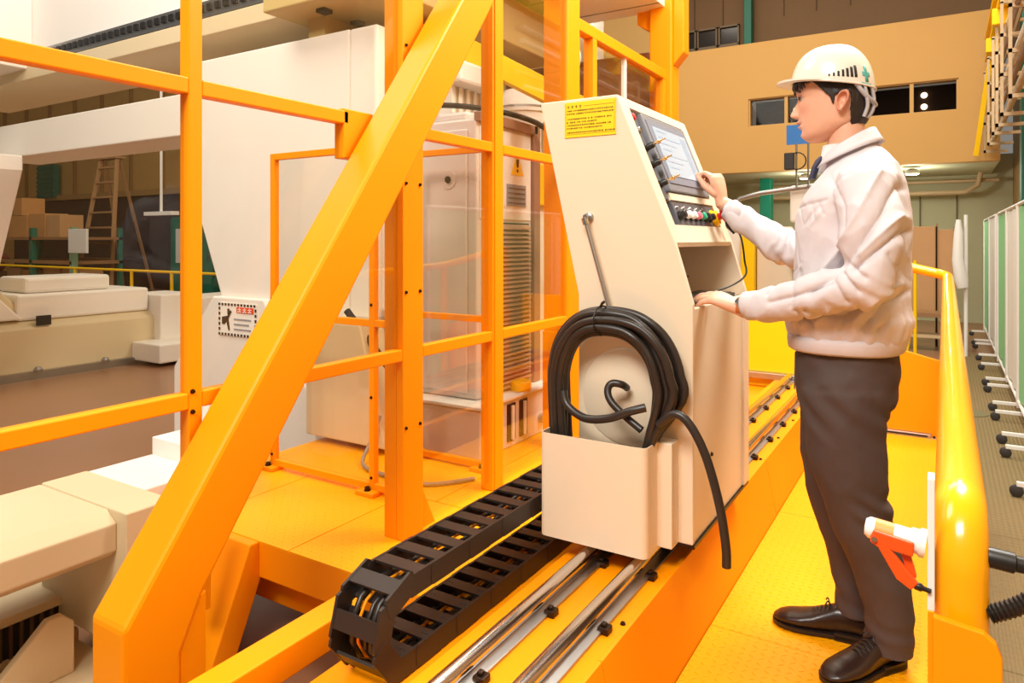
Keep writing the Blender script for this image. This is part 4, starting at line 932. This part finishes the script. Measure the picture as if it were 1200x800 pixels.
for z in zs: rings.append([bmB.verts.new(WP(head_pt(z, 2*PI*k/NTH))) for k in range(NTH)])
for A, B in zip(rings, rings[1:]):
    for k in range(NTH): bmB.faces.new((A[k], A[(k+1) % NTH], B[(k+1) % NTH], B[k]))
bmB.faces.new(rings[0][::-1]); bmB.faces.new(rings[-1])
# neck
loft(bmB, [(WP((x, 0, z)), Vector((1, 0, 0)), rx, Vector((0, 1, 0)), ry) for x, z, rx, ry in ((.03, 1.38, .075, .085), (.02, 1.44, .065, .066), (.004, 1.49, .060, .058), (-.002, 1.53, .055, .054), (-.004, 1.56, .052, .053), (-.004, 1.60, .048, .052), (-.004, 1.63, .04, .048))], 36)
# ears
def ear(sgn):
    c = Vector((-.006, sgn*.0745, 1.647)); n1, n2 = 20, 10; rs = []
    for j in range(n2+1):
        r = j/n2; ring = []
        for k in range(n1):
            a = 2*PI*k/n1; ex = .0185+.003*math.sin(a); ez = .034
            lobe = 1-.25*max(0, -math.sin(a))
            h = .004*math.sin(r*PI*.5)+.013*gauss(r-.82, .16)-.004*gauss(r-.35, .25)
            if r > .95: h = .002
            ring.append(bmB.verts.new(WP(c+Vector((ex*r*math.cos(a)*lobe+.006*r*math.sin(a), sgn*(h-.002+.010*max(0, r*math.cos(a))), ez*r*math.sin(a))))))
        rs.append(ring)
    for A, B in zip(rs[1:], rs[2:]):
        for k in range(n1): bmB.faces.new((A[k], A[(k+1) % n1], B[(k+1) % n1], B[k]))
    ce = bmB.verts.new(WP(c)); 
    for k in range(n1): bmB.faces.new((ce, rs[1][k], rs[1][(k+1) % n1]))
    bk = [bmB.verts.new(v.co+Vector((0, -sgn*.012, 0))) for v in rs[-1]]
    for k in range(n1): bmB.faces.new((rs[-1][k], rs[-1][(k+1) % n1], bk[(k+1) % n1], bk[k]))
    bmB.faces.new(bk)
ear(-1); ear(1)
# ---------------------------------------------------------------- hands (remeshed separately, joined to the body mesh)
def hand_bm(wrist, fwd, up, side, spec, forearm, thumb):
    """fwd: towards the knuckles, up: back of the hand, side: towards the thumb.  spec: finger -> (base side offset, lengths, bend angles, spread, radius)"""
    W_, f, u, s = Vector(wrist), Vector(fwd).normalized(), Vector(up), Vector(side)
    u = (u-f*u.dot(f)).normalized(); s0 = f.cross(u); s = s0 if s0.dot(s) > 0 else -s0
    b = bm_new()
    L = .086
    secs = []
    for q, (hw, ht, du) in {-.03: (.026, .020, 0), 0: (.0265, .019, 0), .02: (.031, .0185, .001), .05: (.038, .0165, .002), .075: (.040, .0145, .001), .092: (.037, .010, -.002)}.items():
        secs.append((W_+f*q+u*du+s*(.002 if q > .02 else 0), s, hw, u, ht))
    loft(b, secs, 20, 2.5)
    for off, lens, bends, spread, r in spec:
        p = W_+f*(L-.012-.010*(abs(off+.006)/.03)**2)+s*off+u*.001; d = f; pts = [p-f*.015, p]; ang = 0
        rr = [r*1.05, r*1.08]
        for ln_, bd in zip(lens, bends):
            ang += bd; d = (f*math.cos(ang)-u*math.sin(ang)+s*spread).normalized(); p = p+d*ln_; pts.append(p); rr.append(r)
        rr = [r*1.08, r*1.12, r*1.02, r*.95, r*.78][:len(pts)]
        limb(b, pts, rr, 14, 5)
    if thumb:
        p0 = W_+f*.018+s*.022-u*.006; pts = [p0]
        for v in thumb: pts.append(pts[-1]+f*v[0]+s*v[1]+u*v[2])
        limb(b, pts, [.0155, .0135, .0115, .0092][:len(pts)], 14, 5)
    if forearm: limb(b, [W_-f*.02, W_+(forearm[0]-W_)*.3]+list(forearm), [.0255, .022]+[.018]*len(forearm), 16, 5)
    return remeshed(b, .0024, 4)
def merge(dst, src):
    me = bpy.data.meshes.new('tmp'); src.to_mesh(me); src.free(); dst.from_mesh(me); bpy.data.meshes.remove(me)
# left (near) hand lying on the keyboard edge
LW = WP((-.288, -.152, 1.030)); LE = WP((.055, -.245, 1.125))
spec = [(.027, (.044, .027, .022), (.30, .50, .35), .05, .0092), (.009, (.048, .030, .023), (.34, .52, .35), .01, .0095), (-.009, (.044, .028, .022), (.40, .55, .35), -.03, .0090), (-.027, (.035, .021, .020), (.45, .50, .35), -.08, .0080)]
merge(bmB, hand_bm(LW, (-.90, .04, .34), (.30, -.34, .88), (0, 1, .3), spec, [(LW+LE)/2+Vector((0, 0, .004)), LE, WP((.075, -.21, 1.27)), WP((.062, -.17, 1.39)), WP((.02, 0, 1.45))], [(.026, .020, -.012), (.028, .006, -.010), (.022, .0, -.004)]))
# right (far) hand touching the screen
RW = WP((-.446, .240, 1.390)); RE = WP((-.185, .243, 1.207))
spec = [(.026, (.042, .026, .021), (.52, .88, .10), .02, .0086), (.009, (.044, .027, .02), (.85, 1.15, .6), .0, .0088), (-.009, (.040, .025, .02), (1.0, 1.2, .6), -.02, .0084), (-.026, (.032, .019, .018), (1.1, 1.1, .6), -.04, .0074)]
merge(bmB, hand_bm(RW, (-.22, .02, .98), (.92, -.34, .20), (-.35, -.9, 0), spec, [RE, WP((.03, .17, 1.39)), WP((.02, 0, 1.45))], [(.030, .014, -.020), (.026, -.002, -.016), (.022, -.002, -.012)]))
person = part('person', bmB, SKIN, None, smooth=True, ang=180)
person['label'] = 'worker in white helmet, white jacket and charcoal trousers operating the console'; person['category'] = 'person'
# origin at the feet
for v in person.data.vertices: v.co = v.co-Vector((OX, OY, OZ))
person.location = (OX, OY, OZ)
ca = person.data.color_attributes.new('col', 'FLOAT_COLOR', 'POINT')
base = Vector(srgb(216, 164, 136)[:3]); lip = Vector(srgb(176, 84, 82)[:3]); blush = Vector(srgb(196, 120, 96)[:3])
for i, v in enumerate(person.data.vertices):
    x, y, z = v.co; c_ = base.copy()
    if x < -.1 and z > 1.5:
        k = gauss(y, .019)*gauss(z-1.5965, .0085)*max(0, min(1, (-.126-x)/.006)); c_ = c_.lerp(lip, min(1, 1.4*k))
        c_ = c_.lerp(blush, .5*gauss(abs(y)-.045, .018)*gauss(z-1.637, .018))
    if -.03 < x < .02 and z > 1.6: c_ = c_.lerp(blush, .6*max(0, min(1, (abs(y)-.0745)/.006)))
    n_ = noise.noise(Vector((x, y, z))*60)*.025; c_ = c_*(1+n_)
    ca.data[i].color = (c_.x, c_.y, c_.z, 1)
def cpart(name, bm, m, parent=person, smooth=True, ang=60, label=None): return part(name, bm, m, parent, smooth=smooth, ang=ang, label=label)
# eyes, brows, lashes
for sg in (-1, 1):
    b = bm_new(); bmesh.ops.create_uvsphere(b, u_segments=16, v_segments=12, radius=.0112, matrix=Matrix.Translation(WP((-.1186, sg*.033, 1.671)))); e = cpart('eye', b, mat('eye_white', (190, 176, 168), .3), ang=180)
    b = bm_new(); lathe(b, [(.0058, 0), (.0045, .0012), (0, .0016)], 14, orient(WP((-.1302, sg*.0325, 1.6705)), (-1, 0, -.05))); cpart('iris', b, mat('iris_dark', (40, 26, 20), .15), e)
    b = bm_new(); tube(b, catmull([WP((-.1345, sg*.020, 1.6715)), WP((-.1350, sg*.028, 1.6765)), WP((-.1325, sg*.037, 1.6770)), WP((-.1245, sg*.0475, 1.6715))], 5), [.0009]+[.0017]*14+[.001], 6); cpart('eyelashes', b, HAIR)
    b = bm_new(); tube(b, catmull([WP((-.1475, sg*.014, 1.689)), WP((-.1465, sg*.026, 1.6945)), WP((-.139, sg*.042, 1.696)), WP((-.124, sg*.056, 1.689))], 5), [.002]+[.0034]*14+[.0015], 8); cpart('eyebrow', b, HAIR)
# hair: shell over the skull below and under the helmet
def hair_in(x, y, z):
    w_ = .004*noise.noise(Vector((x*160, y*160, z*40)))
    if z+w_ > 1.712: return True
    if x > .012 and z > 1.572+.25*max(0, .045-x)*.6 + w_*2: return True
    if x > -.030 and z > 1.682+w_: return True
    if x > -.085+(1.712-z)*.9 and z > 1.668+w_*2: return True
    if -.050+(1.69-z)*.35 < x < -.026 and z > 1.642+w_*2: return True
    return False
b = bm_new(); rr_ = []
zh = [1.568+.0028*i for i in range(63)]
for z in zh:
    ring = []
    for k in range(NTH*2):
        th = PI*k/NTH; p = head_pt(min(z, 1.788), th); d = Vector((p.x+.03, p.y, (z-1.68)*.6)).normalized()
        t_ = .0055+.0022*noise.noise(Vector((p.x*120, p.y*120, p.z*26)))+.005*max(0, min(1, (p.x+.01)/.05))*min(1, max(0, (z-1.575)/.03))*min(1, max(0, (1.715-z)/.04))
        ring.append((p+d*t_, hair_in(p.x, p.y, z)))
    rr_.append(ring)
vm = {}
def gv(i, k):
    if (i, k) not in vm: vm[(i, k)] = b.verts.new(WP(rr_[i][k][0]))
    return vm[(i, k)]
NN = NTH*2
for i in range(len(zh)-1):
    for k in range(NN):
        k2 = (k+1) % NN
        if rr_[i][k][1] and rr_[i+1][k][1] and rr_[i][k2][1] and rr_[i+1][k2][1]: b.faces.new((gv(i, k), gv(i, k2), gv(i+1, k2), gv(i+1, k)))
h = cpart('hair', b, HAIR, ang=180); md = h.modifiers.new('s', 'SOLIDIFY'); md.thickness = .007; md.offset = -1
# fringe strands under the brim
b = bm_new()
for i in range(26):
    y = -.062+.124*i/25; th = math.asin(max(-1, min(1, y/.078))); p = head_pt(1.722, th); q = head_pt(1.700-R.uniform(0, .008), th+R.uniform(-.06, .06))
    dn = Vector((p.x+.03, p.y, 0)).normalized()
    tube(b, [WP(p+dn*.004), WP((p+q)/2+dn*.009), WP(q+dn*.003)], [.004, .0036, .001], 6)
cpart('fringe', b, HAIR)
# ---------------------------------------------------------------- helmet
def helm_pt(u, v, off=0.):
    """u angle round, v 0 rim .. 1 crown"""
    cs, sn = math.cos(u), math.sin(u); v = max(0., v)
    rim = 1.706+.020*cs
    front, back, hw = .112, .116, .101
    a = v*PI/2; k = math.cos(a)**.72; hgt = math.sin(a)**1.12
    xr = (front if cs > 0 else back)
    x = -.044-cs*(xr+off)*k ; y = sn*(hw+off)*k
    z = rim+(1.827-rim+off)*hgt
    return Vector((x, y, z))
b = bm_new(); nu, nv = 72, 22; rs = []
for j in range(nv): rs.append([b.verts.new(WP(helm_pt(2*PI*k/nu, j/nv))) for k in range(nu)])
top_ = b.verts.new(WP((-.044, 0, 1.827)))
for A, B in zip(rs, rs[1:]):
    for k in range(nu): b.faces.new((A[k], A[(k+1) % nu], B[(k+1) % nu], B[k]))
for k in range(nu): b.faces.new((rs[-1][k], rs[-1][(k+1) % nu], top_))
hel = cpart('helmet', b, HELM, ang=180); md = hel.modifiers.new('s', 'SOLIDIFY'); md.thickness = .004; md.offset = 1
# brim
b = bm_new(); A = []; B = []
nb = 40
for i in range(nb+1):
    u = -1.75+3.5*i/nb; p = helm_pt(u, .02); f_ = max(0, math.cos(u*.9)); ext = .006+.042*f_**1.3
    q = p+Vector((-math.cos(u)*ext, math.sin(u)*ext*.55, .006*f_-.006*f_*f_))
    A.append((b.verts.new(WP(p+Vector((0, 0, .006)))), b.verts.new(WP(p-Vector((0, 0, .003)))))); B.append((b.verts.new(WP(q+Vector((0, 0, .003)))), b.verts.new(WP(q-Vector((0, 0, .003))))))
for i in range(nb):
    b.faces.new((A[i][0], A[i+1][0], B[i+1][0], B[i][0])); b.faces.new((A[i][1], B[i][1], B[i+1][1], A[i+1][1])); b.faces.new((B[i][0], B[i+1][0], B[i+1][1], B[i][1]))
cpart('helmet_brim', b, HELM, hel, ang=50)
b = bm_new(); tube(b, [WP(helm_pt(2*PI*k/60, .0, .004)) for k in range(60)], .0032, 8, closed=True); cpart('helmet_rim', b, HELM, hel, ang=180)
# vent slots on the side
def slot(u, v0, v1, w, m, name, sgn=-1, off=.0046):
    b = bm_new(); n = 4; L_ = []; 
    for i in range(n+1):
        v = v0+(v1-v0)*i/n; L_.append((b.verts.new(WP(helm_pt(sgn*(u-w), v, off))), b.verts.new(WP(helm_pt(sgn*(u+w), v, off)))))
    for i in range(n): b.faces.new((L_[i][0], L_[i][1], L_[i+1][1], L_[i+1][0]))
    o = cpart(name, b, m, hel); md = o.modifiers.new('s', 'SOLIDIFY'); md.thickness = .0008; return o
for i in range(7):
    for sgn in (1, -1): slot(1.62+i*.105, .085+.003*i, .12+.03*i*.9, .018+.003*i, DARK, 'vent_slot', -sgn)
TEALM = mat('emblem_green', (70, 160, 150), .5)
for a0, a1, v0, v1 in ((2.52, 2.62, .06, .30), (2.44, 2.70, .14, .21)):
    slot((a0+a1)/2, v0, v1, (a1-a0)/2, TEALM, 'green_cross', -1, .0047)
slot(2.57, .005, .04, .16, mat('emblem_text', (84, 160, 150), .5), 'emblem_text', -1, .0047)
# headband and chin-strap harness at the back
HB = mat('harness_grey', (176, 174, 178), .5, 0, .2, vscale=40)
b = bm_new(); tube(b, catmull([WP((.048, -.058, 1.70)), WP((.056, -.054, 1.66)), WP((.058, -.048, 1.63)), WP((.048, -.045, 1.60))], 5), .0055, 8)
tube(b, catmull([WP((.030, -.072, 1.695)), WP((.050, -.060, 1.665)), WP((.070, -.03, 1.645)), WP((.074, 0, 1.640)), WP((.070, .03, 1.645)), WP((.050, .06, 1.665))], 5), .007, 8)
tube(b, catmull([WP((.066, -.036, 1.69)), WP((.073, -.025, 1.655)), WP((.069, -.02, 1.62)), WP((.056, -.03, 1.598))], 5), .005, 8)
cpart('harness', b, HB, hel)
# ---------------------------------------------------------------- jacket
b = bm_new()
X_, Y_, Z_ = Vector((1, 0, 0)), Vector((0, 1, 0)), Vector((0, 0, 1))
TS = [(.925, -.004, .156, .176, 0), (.96, -.002, .164, .184, 0), (1.0, .0, .168, .188, 0), (1.06, .006, .160, .186, 0), (1.14, .010, .156, .188, 0), (1.22, .012, .156, .194, 0), (1.30, .014, .154, .198, 0), (1.36, .018, .144, .198, .05), (1.405, .024, .126, .182, .12), (1.44, .027, .106, .142, .22), (1.468, .022, .086, .100, .34), (1.49, .014, .068, .074, .42), (1.512, .008, .060, .064, .5)]
loft(b, [(WP((cx, 0, z)), Vector((1, 0, tl_)), rx, Y_, ry) for z, cx, rx, ry, tl_ in TS], 44, 2.3)
LSH = WP((.062, -.170, 1.385)); RSH = WP((.03, .172, 1.385))
limb(b, [LSH, WP((.080, -.222, 1.28)), WP((.066, -.250, 1.135)), WP((-.05, -.226, 1.088)), WP((-.165, -.187, 1.055)), WP((-.238, -.163, 1.041))], [.082, .078, .068, .061, .049, .039], 24, 6)
limb(b, [RSH, WP((-.06, .225, 1.29)), WP((-.165, .245, 1.205)), WP((-.25, .242, 1.225)), WP((-.34, .238, 1.29)), WP((-.398, .236, 1.335))], [.082, .076, .067, .058, .048, .040], 24, 6)
jb = remeshed(b, .0046, 6, .5)
jb.normal_update()
EL, RELB = WP((.05, -.255, 1.12)), WP((-.175, .245, 1.205))
def ridge(n): return (1-abs(n))**2
def seg_dist(px_, pz_, pl):
    best = 9.
    for (x0, z0), (x1, z1) in zip(pl, pl[1:]):
        dx, dz = x1-x0, z1-z0; u = max(0, min(1, ((px_-x0)*dx+(pz_-z0)*dz)/(dx*dx+dz*dz))); best = min(best, math.hypot(px_-x0-u*dx, pz_-z0-u*dz))
    return best
# hand-placed folds of the near side, (x,z) polylines: depth, half width
FOLDS = [([(.102, 1.42), (.055, 1.305), (.008, 1.22), (-.04, 1.156)], .007, .010), ([(.145, 1.38), (.115, 1.305), (.068, 1.235), (.0, 1.156), (-.067, 1.093)], -.012, .016), ([(.163, 1.263), (.109, 1.213), (.049, 1.163)], -.013, .009), ([(.15, 1.30), (.10, 1.245), (.06, 1.20)], .007, .009),
         ([(-.128, 1.150), (-.188, 1.08)], -.007, .008), ([(-.110, 1.160), (-.165, 1.105)], .005, .008), ([(-.014, 1.123), (-.093, 1.087), (-.18, 1.057)], -.009, .010), ([(.055, .994), (.109, 1.057), (.163, 1.093)], -.010, .010), ([(.03, 1.01), (.085, 1.075), (.14, 1.115)], .007, .012),
         ([(-.08, 1.037), (0, 1.023), (.055, 1.05)], -.009, .009), ([(-.106, 1.037), (-.067, .994)], -.008, .008), ([(-.06, 1.0), (-.02, 1.045)], .007, .01), ([(.0, .985), (.02, 1.03)], -.006, .007), ([(.09, .985), (.12, 1.02)], -.006, .007), ([(.13, 1.20), (.165, 1.12)], -.006, .012),
         ([(-.03, 1.42), (.02, 1.33), (.02, 1.27)], -.005, .008), ([(-.13, 1.25), (-.115, 1.15), (-.12, 1.05)], -.004, .010), ([(-.06, 1.33), (-.10, 1.28)], -.004, .006), ([(-.045, 1.32), (-.08, 1.275)], .003, .006), ([(.03, 1.175), (.075, 1.14)], -.008, .008), ([(.02, 1.15), (.06, 1.10)], -.008, .007), ([(-.005, 1.135), (.03, 1.07)], -.006, .008), ([(-.125, 1.332), (-.033, 1.350)], -.004, .004), ([(-.115, 1.325), (-.105, 1.29)], -.003, .004), ([(-.075, 1.335), (-.068, 1.30)], -.003, .004), ([(-.055, 1.338), (-.040, 1.31)], -.004, .004), ([(.17, 1.36), (.182, 1.2), (.17, 1.05)], -.003, .006)]
for v in jb.verts:
    p = v.co; q = p-Vector((OX, OY, OZ)); d = 0.
    d += .0060*(ridge(noise.noise(Vector((q.x*7+q.z*4.0, q.y*6, q.z*5-q.x*5))*1.25))-.35)
    d += .0026*(ridge(noise.noise(Vector((q.x*17-q.z*6, q.y*15, q.z*13+q.x*8))))-.35)
    d += .0014*noise.noise(Vector((q.x*34, q.y*34, q.z*22)))
    if q.y < -.02:
        k_ = min(1, (-.02-q.y)/.06)
        for pl, amp, wd_ in FOLDS:
            r = seg_dist(q.x, q.z, pl)
            if r < wd_*4: d += 1.5*k_*amp*math.exp(-1.25*r/wd_)
    for E_, ax, s_, amp in ((EL, Vector((-.75, .25, -.6)), .07, .003), (RELB, Vector((-.4, 0, .1)), .09, .006)):
        r = (p-E_); g = gauss(r.length, s_)
        if g > .02: d += amp*g*math.sin(r.dot(ax.normalized())*150+5*noise.noise(r*14))
    if q.y > .12 and q.x < -.2: d += .004*math.sin(q.x*75+q.z*30+3*noise.noise(q*9))
    if .93 < q.z < 1.06: d += .003*gauss(q.z-.985, .035)*math.sin(math.atan2(q.y, q.x)*26+3*noise.noise(q*12)); d += .008*gauss(q.z-1.0, .03)
    v.co = p+v.normal*d
jac = cpart('jacket', jb, JACK, ang=180)
# hem band, cuffs, collar, pocket flap, placket, yoke seam
def ringband(name, secs, m, parent, n=48, thick=.004, expo=2.35, wob=0.):
    b = bm_new(); rs = []
    for i, (c, a, ra, b_, rb) in enumerate(secs):
        ring = []
        for k in range(n):
            t_ = 2*PI*k/n; cs, sn = math.cos(t_), math.sin(t_); w = 1+wob*math.sin(k*2.6+i)
            ring.append(b.verts.new(Vector(c)+a*ra*w*math.copysign(abs(cs)**(2/expo), cs)+b_*rb*w*math.copysign(abs(sn)**(2/expo), sn)))
        rs.append(ring)
    for A, B in zip(rs, rs[1:]):
        for k in range(n): b.faces.new((A[k], A[(k+1) % n], B[(k+1) % n], B[k]))
    o = cpart(name, b, m, parent, ang=180); md = o.modifiers.new('s', 'SOLIDIFY'); md.thickness = thick; md.offset = -1; return o
ringband('hem_band', [(WP((-.006, 0, .908)), X_, .153, Y_, .178), (WP((-.006, 0, .914)), X_, .160, Y_, .184), (WP((-.005, 0, .94)), X_, .164, Y_, .188), (WP((-.003, 0, .955)), X_, .163, Y_, .187)], JACK, jac, 60, .006, 2.35, .006)
def cuff(p, d, r):
    d = Vector(d).normalized(); a, b_ = ring_frame(d); p = Vector(p)
    ringband('cuff', [(p-d*.030, a, r*1.04, b_, r*1.04), (p+d*.028, a, r*.98, b_, r*.98), (p+d*.033, a, r*.93, b_, r*.93), (p+d*.030, a, r*.84, b_, r*.84), (p+d*.0, a, r*.82, b_, r*.82)], JACK, jac, 28, .002, 2.0)
cuff(WP((-.236, -.164, 1.043)), (-.92, .28, -.10), .041)
cuff(WP((-.393, .236, 1.332)), (-.72, 0, .60), .041)
b = bm_new(); n = 40; rs = []
for (zoff, rx, ry, cx) in ((-.035, .064, .066, .004), (-.006, .064, .066, .005), (.0, .066, .068, .006), (-.001, .070, .072, .006), (-.014, .077, .080, .006), (-.030, .086, .090, .006), (-.042, .094, .098, .006)):
    ring = []
    for k in range(n+1):
        u = -2.75+5.5*k/n
        ring.append(b.verts.new(WP((cx+math.cos(u)*rx, math.sin(u)*ry, 1.574+zoff-.078*(1-math.cos(u))/2))))
    rs.append(ring)
for A, B in zip(rs, rs[1:]):
    for k in range(n): b.faces.new((A[k], A[k+1], B[k+1], B[k]))
o = cpart('collar', b, JACK, jac, ang=180); md = o.modifiers.new('s', 'SOLIDIFY'); md.thickness = .0035
def patch(name, pts3, m, parent, thick=.004):
    b = bm_new(); b.faces.new([b.verts.new(WP(p)) for p in pts3]); o = cpart(name, b, m, parent); md = o.modifiers.new('s', 'SOLIDIFY'); md.thickness = thick; return o
def shrinkflap(name, grid, m, parent, thick=.003):
    b = bm_new(); V = [[b.verts.new(WP(p)) for p in row] for row in grid]
    for A, B in zip(V, V[1:]):
        for k in range(len(A)-1): b.faces.new((A[k], A[k+1], B[k+1], B[k]))
    o = cpart(name, b, m, parent, ang=180); sw = o.modifiers.new('w', 'SHRINKWRAP'); sw.target = jac; sw.offset = .003; sw.wrap_method = 'NEAREST_SURFACEPOINT'
    md = o.modifiers.new('s', 'SOLIDIFY'); md.thickness = thick; md.offset = 1; return o
# shirt, tie and pen at the neck
b = bm_new(); loft(b, [(WP((-.030, 0, 1.44)), X_, .055, Y_, .03), (WP((-.024, 0, 1.49)), X_, .052, Y_, .04), (WP((-.012, 0, 1.525)), X_, .058, Y_, .055)], 20); cpart('shirt_collar', b, mat('shirt_white', (238, 238, 242), .7), jac)
b = bm_new(); loft(b, [(WP((-.100, -.006, 1.425)), X_, .010, Y_, .022), (WP((-.090, -.006, 1.46)), X_, .011, Y_, .022), (WP((-.078, -.004, 1.482)), X_, .013, Y_, .020), (WP((-.068, -.002, 1.494)), X_, .012, Y_, .016)], 14); cpart('necktie', b, mat('navy_tie', (48, 48, 74), .6, 0, .4, vscale=120), jac)
# ---------------------------------------------------------------- trousers
b = bm_new()
loft(b, [(WP((-.002, .005, .70)), X_, .105, Y_, .135), (WP((-.004, .005, .76)), X_, .132, Y_, .165), (WP((-.004, .003, .83)), X_, .143, Y_, .172), (WP((-.004, 0, .90)), X_, .142, Y_, .166), (WP((-.004, 0, .95)), X_, .140, Y_, .162)], 32, 2.3)
limb(b, [WP((-.005, -.082, .80)), WP((.005, -.085, .62)), WP((.040, -.075, .44)), WP((.090, -.055, .28)), WP((.112, -.045, .15)), WP((.112, -.043, .03))], [.118, .105, .083, .071, .064, .063], 24, 6)
limb(b, [WP((-.015, .088, .80)), WP((-.042, .09, .62)), WP((-.045, .085, .46)), WP((-.010, .08, .30)), WP((.010, .075, .16)), WP((.012, .073, .05))], [.118, .108, .084, .068, .056, .050], 24, 6)
tbm = remeshed(b, .0075, 6)
tbm.normal_update()
# trim the rounded ends off at the hems
for v in tbm.verts:
    p = v.co; q = p-Vector((OX, OY, OZ)); d = .006*(ridge(noise.noise(Vector((q.x*7+q.z*5, q.y*7, q.z*6-q.x*6))))-.35)+.0014*noise.noise(q*22)
    for kz, ky, kx, amp in ((.45, -.075, .04, .006), (.45, .085, -.045, .005)):
        if (q.y < .02) == (ky < 0): d += amp*gauss(q.z-kz, .09)*math.sin((q.z*1.0+q.x*.6)*95+3*noise.noise(q*9))*max(0, min(1, (q.x-kx)*20+.5))
    if q.z < .2: d += .0025*gauss(q.z-.12, .05)*math.sin(q.z*90+q.x*40+3*noise.noise(q*10))
    if q.z > .66: d += .004*gauss(q.z-.76, .09)*math.sin((q.z*.8+q.x*.9)*80+2*noise.noise(q*8))
    v.co = p+v.normal*d
    if q.y < .02 and v.co.z < OZ+.058: v.co.z = OZ+.058+.01*(-(q.x-.11))
    if q.y >= .02 and v.co.z < OZ+.080: v.co.z = OZ+.080
tr = cpart('trousers', tbm, TROU, ang=180)
b = bm_new(); tube(b, catmull([WP((-.142+.01, -.1, .90)), WP((-.125, -.155, .80))], 4), .002, 6); cpart('pocket_seam', b, TROU, tr)
# ---------------------------------------------------------------- shoes
def shoe(heel, toe, lab):
    H, T = Vector(heel), Vector(toe); f = (T-H).normalized(); s = Vector((-f.y, f.x, 0)); L = (T-H).length
    g = thing_child = None
    b = bm_new(); secs = []
    #  along, half width, bottom, top
    for u, hw, zb, zt in ((0, .022, .028, .062), (.03, .030, .022, .085), (.10, .034, .020, .098), (.22, .035, .018, .102), (.34, .036, .014, .098), (.46, .040, .012, .082), (.58, .046, .011, .066), (.72, .049, .011, .054), (.84, .045, .012, .047), (.93, .035, .013, .038), (.985, .018, .016, .028), (1.0, .006, .018, .023)):
        c = H+f*(u*L); secs.append((WP((c.x-OX, c.y-OY, (zb+zt)/2)), s, hw, Z_, (zt-zb)/2))
    loft(b, secs, 28, 2.3); up_ = cpart('shoe', remeshed(b, .0035, 3), LEATH, ang=180, label=lab)
    b = bm_new(); out = []
    for u, hw in ((0, .02), (.02, .031), (.08, .036), (.2, .037), (.35, .037), (.5, .043), (.62, .050), (.74, .0525), (.86, .048), (.94, .037), (.99, .02), (1.005, .004)): out.append((u, hw))
    poly = [(H+f*(u*L)+s*hw) for u, hw in out]+[(H+f*(u*L)-s*hw) for u, hw in out[::-1]]
    prism(b, [(p.x, p.y) for p in poly], 'z', OZ+.006, OZ+.017); cpart('sole', b, mat('sole_brown', (36, 24, 18), .5), up_, ang=40)
    b = bm_new(); hp = [(H+f*(u*L)+s*hw) for u, hw in out[:5]]+[(H+f*(u*L)-s*hw) for u, hw in out[:5][::-1]]
    prism(b, [(p.x, p.y) for p in hp], 'z', OZ+.0005, OZ+.024); cpart('heel', b, mat('sole_brown', (36, 24, 18), .5), up_, ang=40)
    b = bm_new()
    for i in range(5):
        u = .40+.045*i; zt = lerp_tab([(.34, .099), (.46, .083), (.58, .067), (.72, .056)], u, 1); c = H+f*(u*L)
        tube(b, catmull([WP((c.x-OX, c.y-OY, zt-.006))+s*.021, WP((c.x-OX, c.y-OY, zt+.003)), WP((c.x-OX, c.y-OY, zt-.006))-s*.021], 4), .0022, 6)
    c = H+f*(.40*L)
    for sg in (-1, 1): tube(b, catmull([WP((c.x-OX, c.y-OY, .094)), WP((c.x-OX, c.y-OY, .106))+s*sg*.012+f*.006, WP((c.x-OX, c.y-OY, .094))+s*sg*.024+f*.012], 4), .0022, 6)
    cpart('laces', b, BLACK, up_)
    return up_
shoe((-.195, 2.405, 0), (-.475, 2.385, 0), None); shoe((-.112, 2.345, 0), (-.285, 2.112, 0), None)
b = bm_new(); limb(b, [WP((.012, .073, .14)), WP((.012, .073, .07))], [.038, .036], 16, 4); cpart('sock', b, mat('sock_grey', (48, 44, 46), .9))
# ---------------------------------------------------------------- wrist watch
wd = Vector((-.93, .1, .1)).normalized(); a, b_ = ring_frame(wd); c = LW-wd*.010
ws = ringband('wrist_watch', [(c-wd*.008, a, .0285, b_, .0225), (c+wd*.008, a, .0280, b_, .0220)], mat('brown_strap', (186, 104, 48), .5), person, 28, .003, 2.2)
nrm = (Vector((.15, -.62, .75))); nrm = (nrm-wd*nrm.dot(wd)).normalized()
b = bm_new(); lathe(b, [(.014, 0), (.0155, .002), (.0155, .006), (.013, .008), (0, .008)], 20, orient(c+nrm*.0235, nrm)); cpart('watch_case', b, STEEL, ws, ang=35)
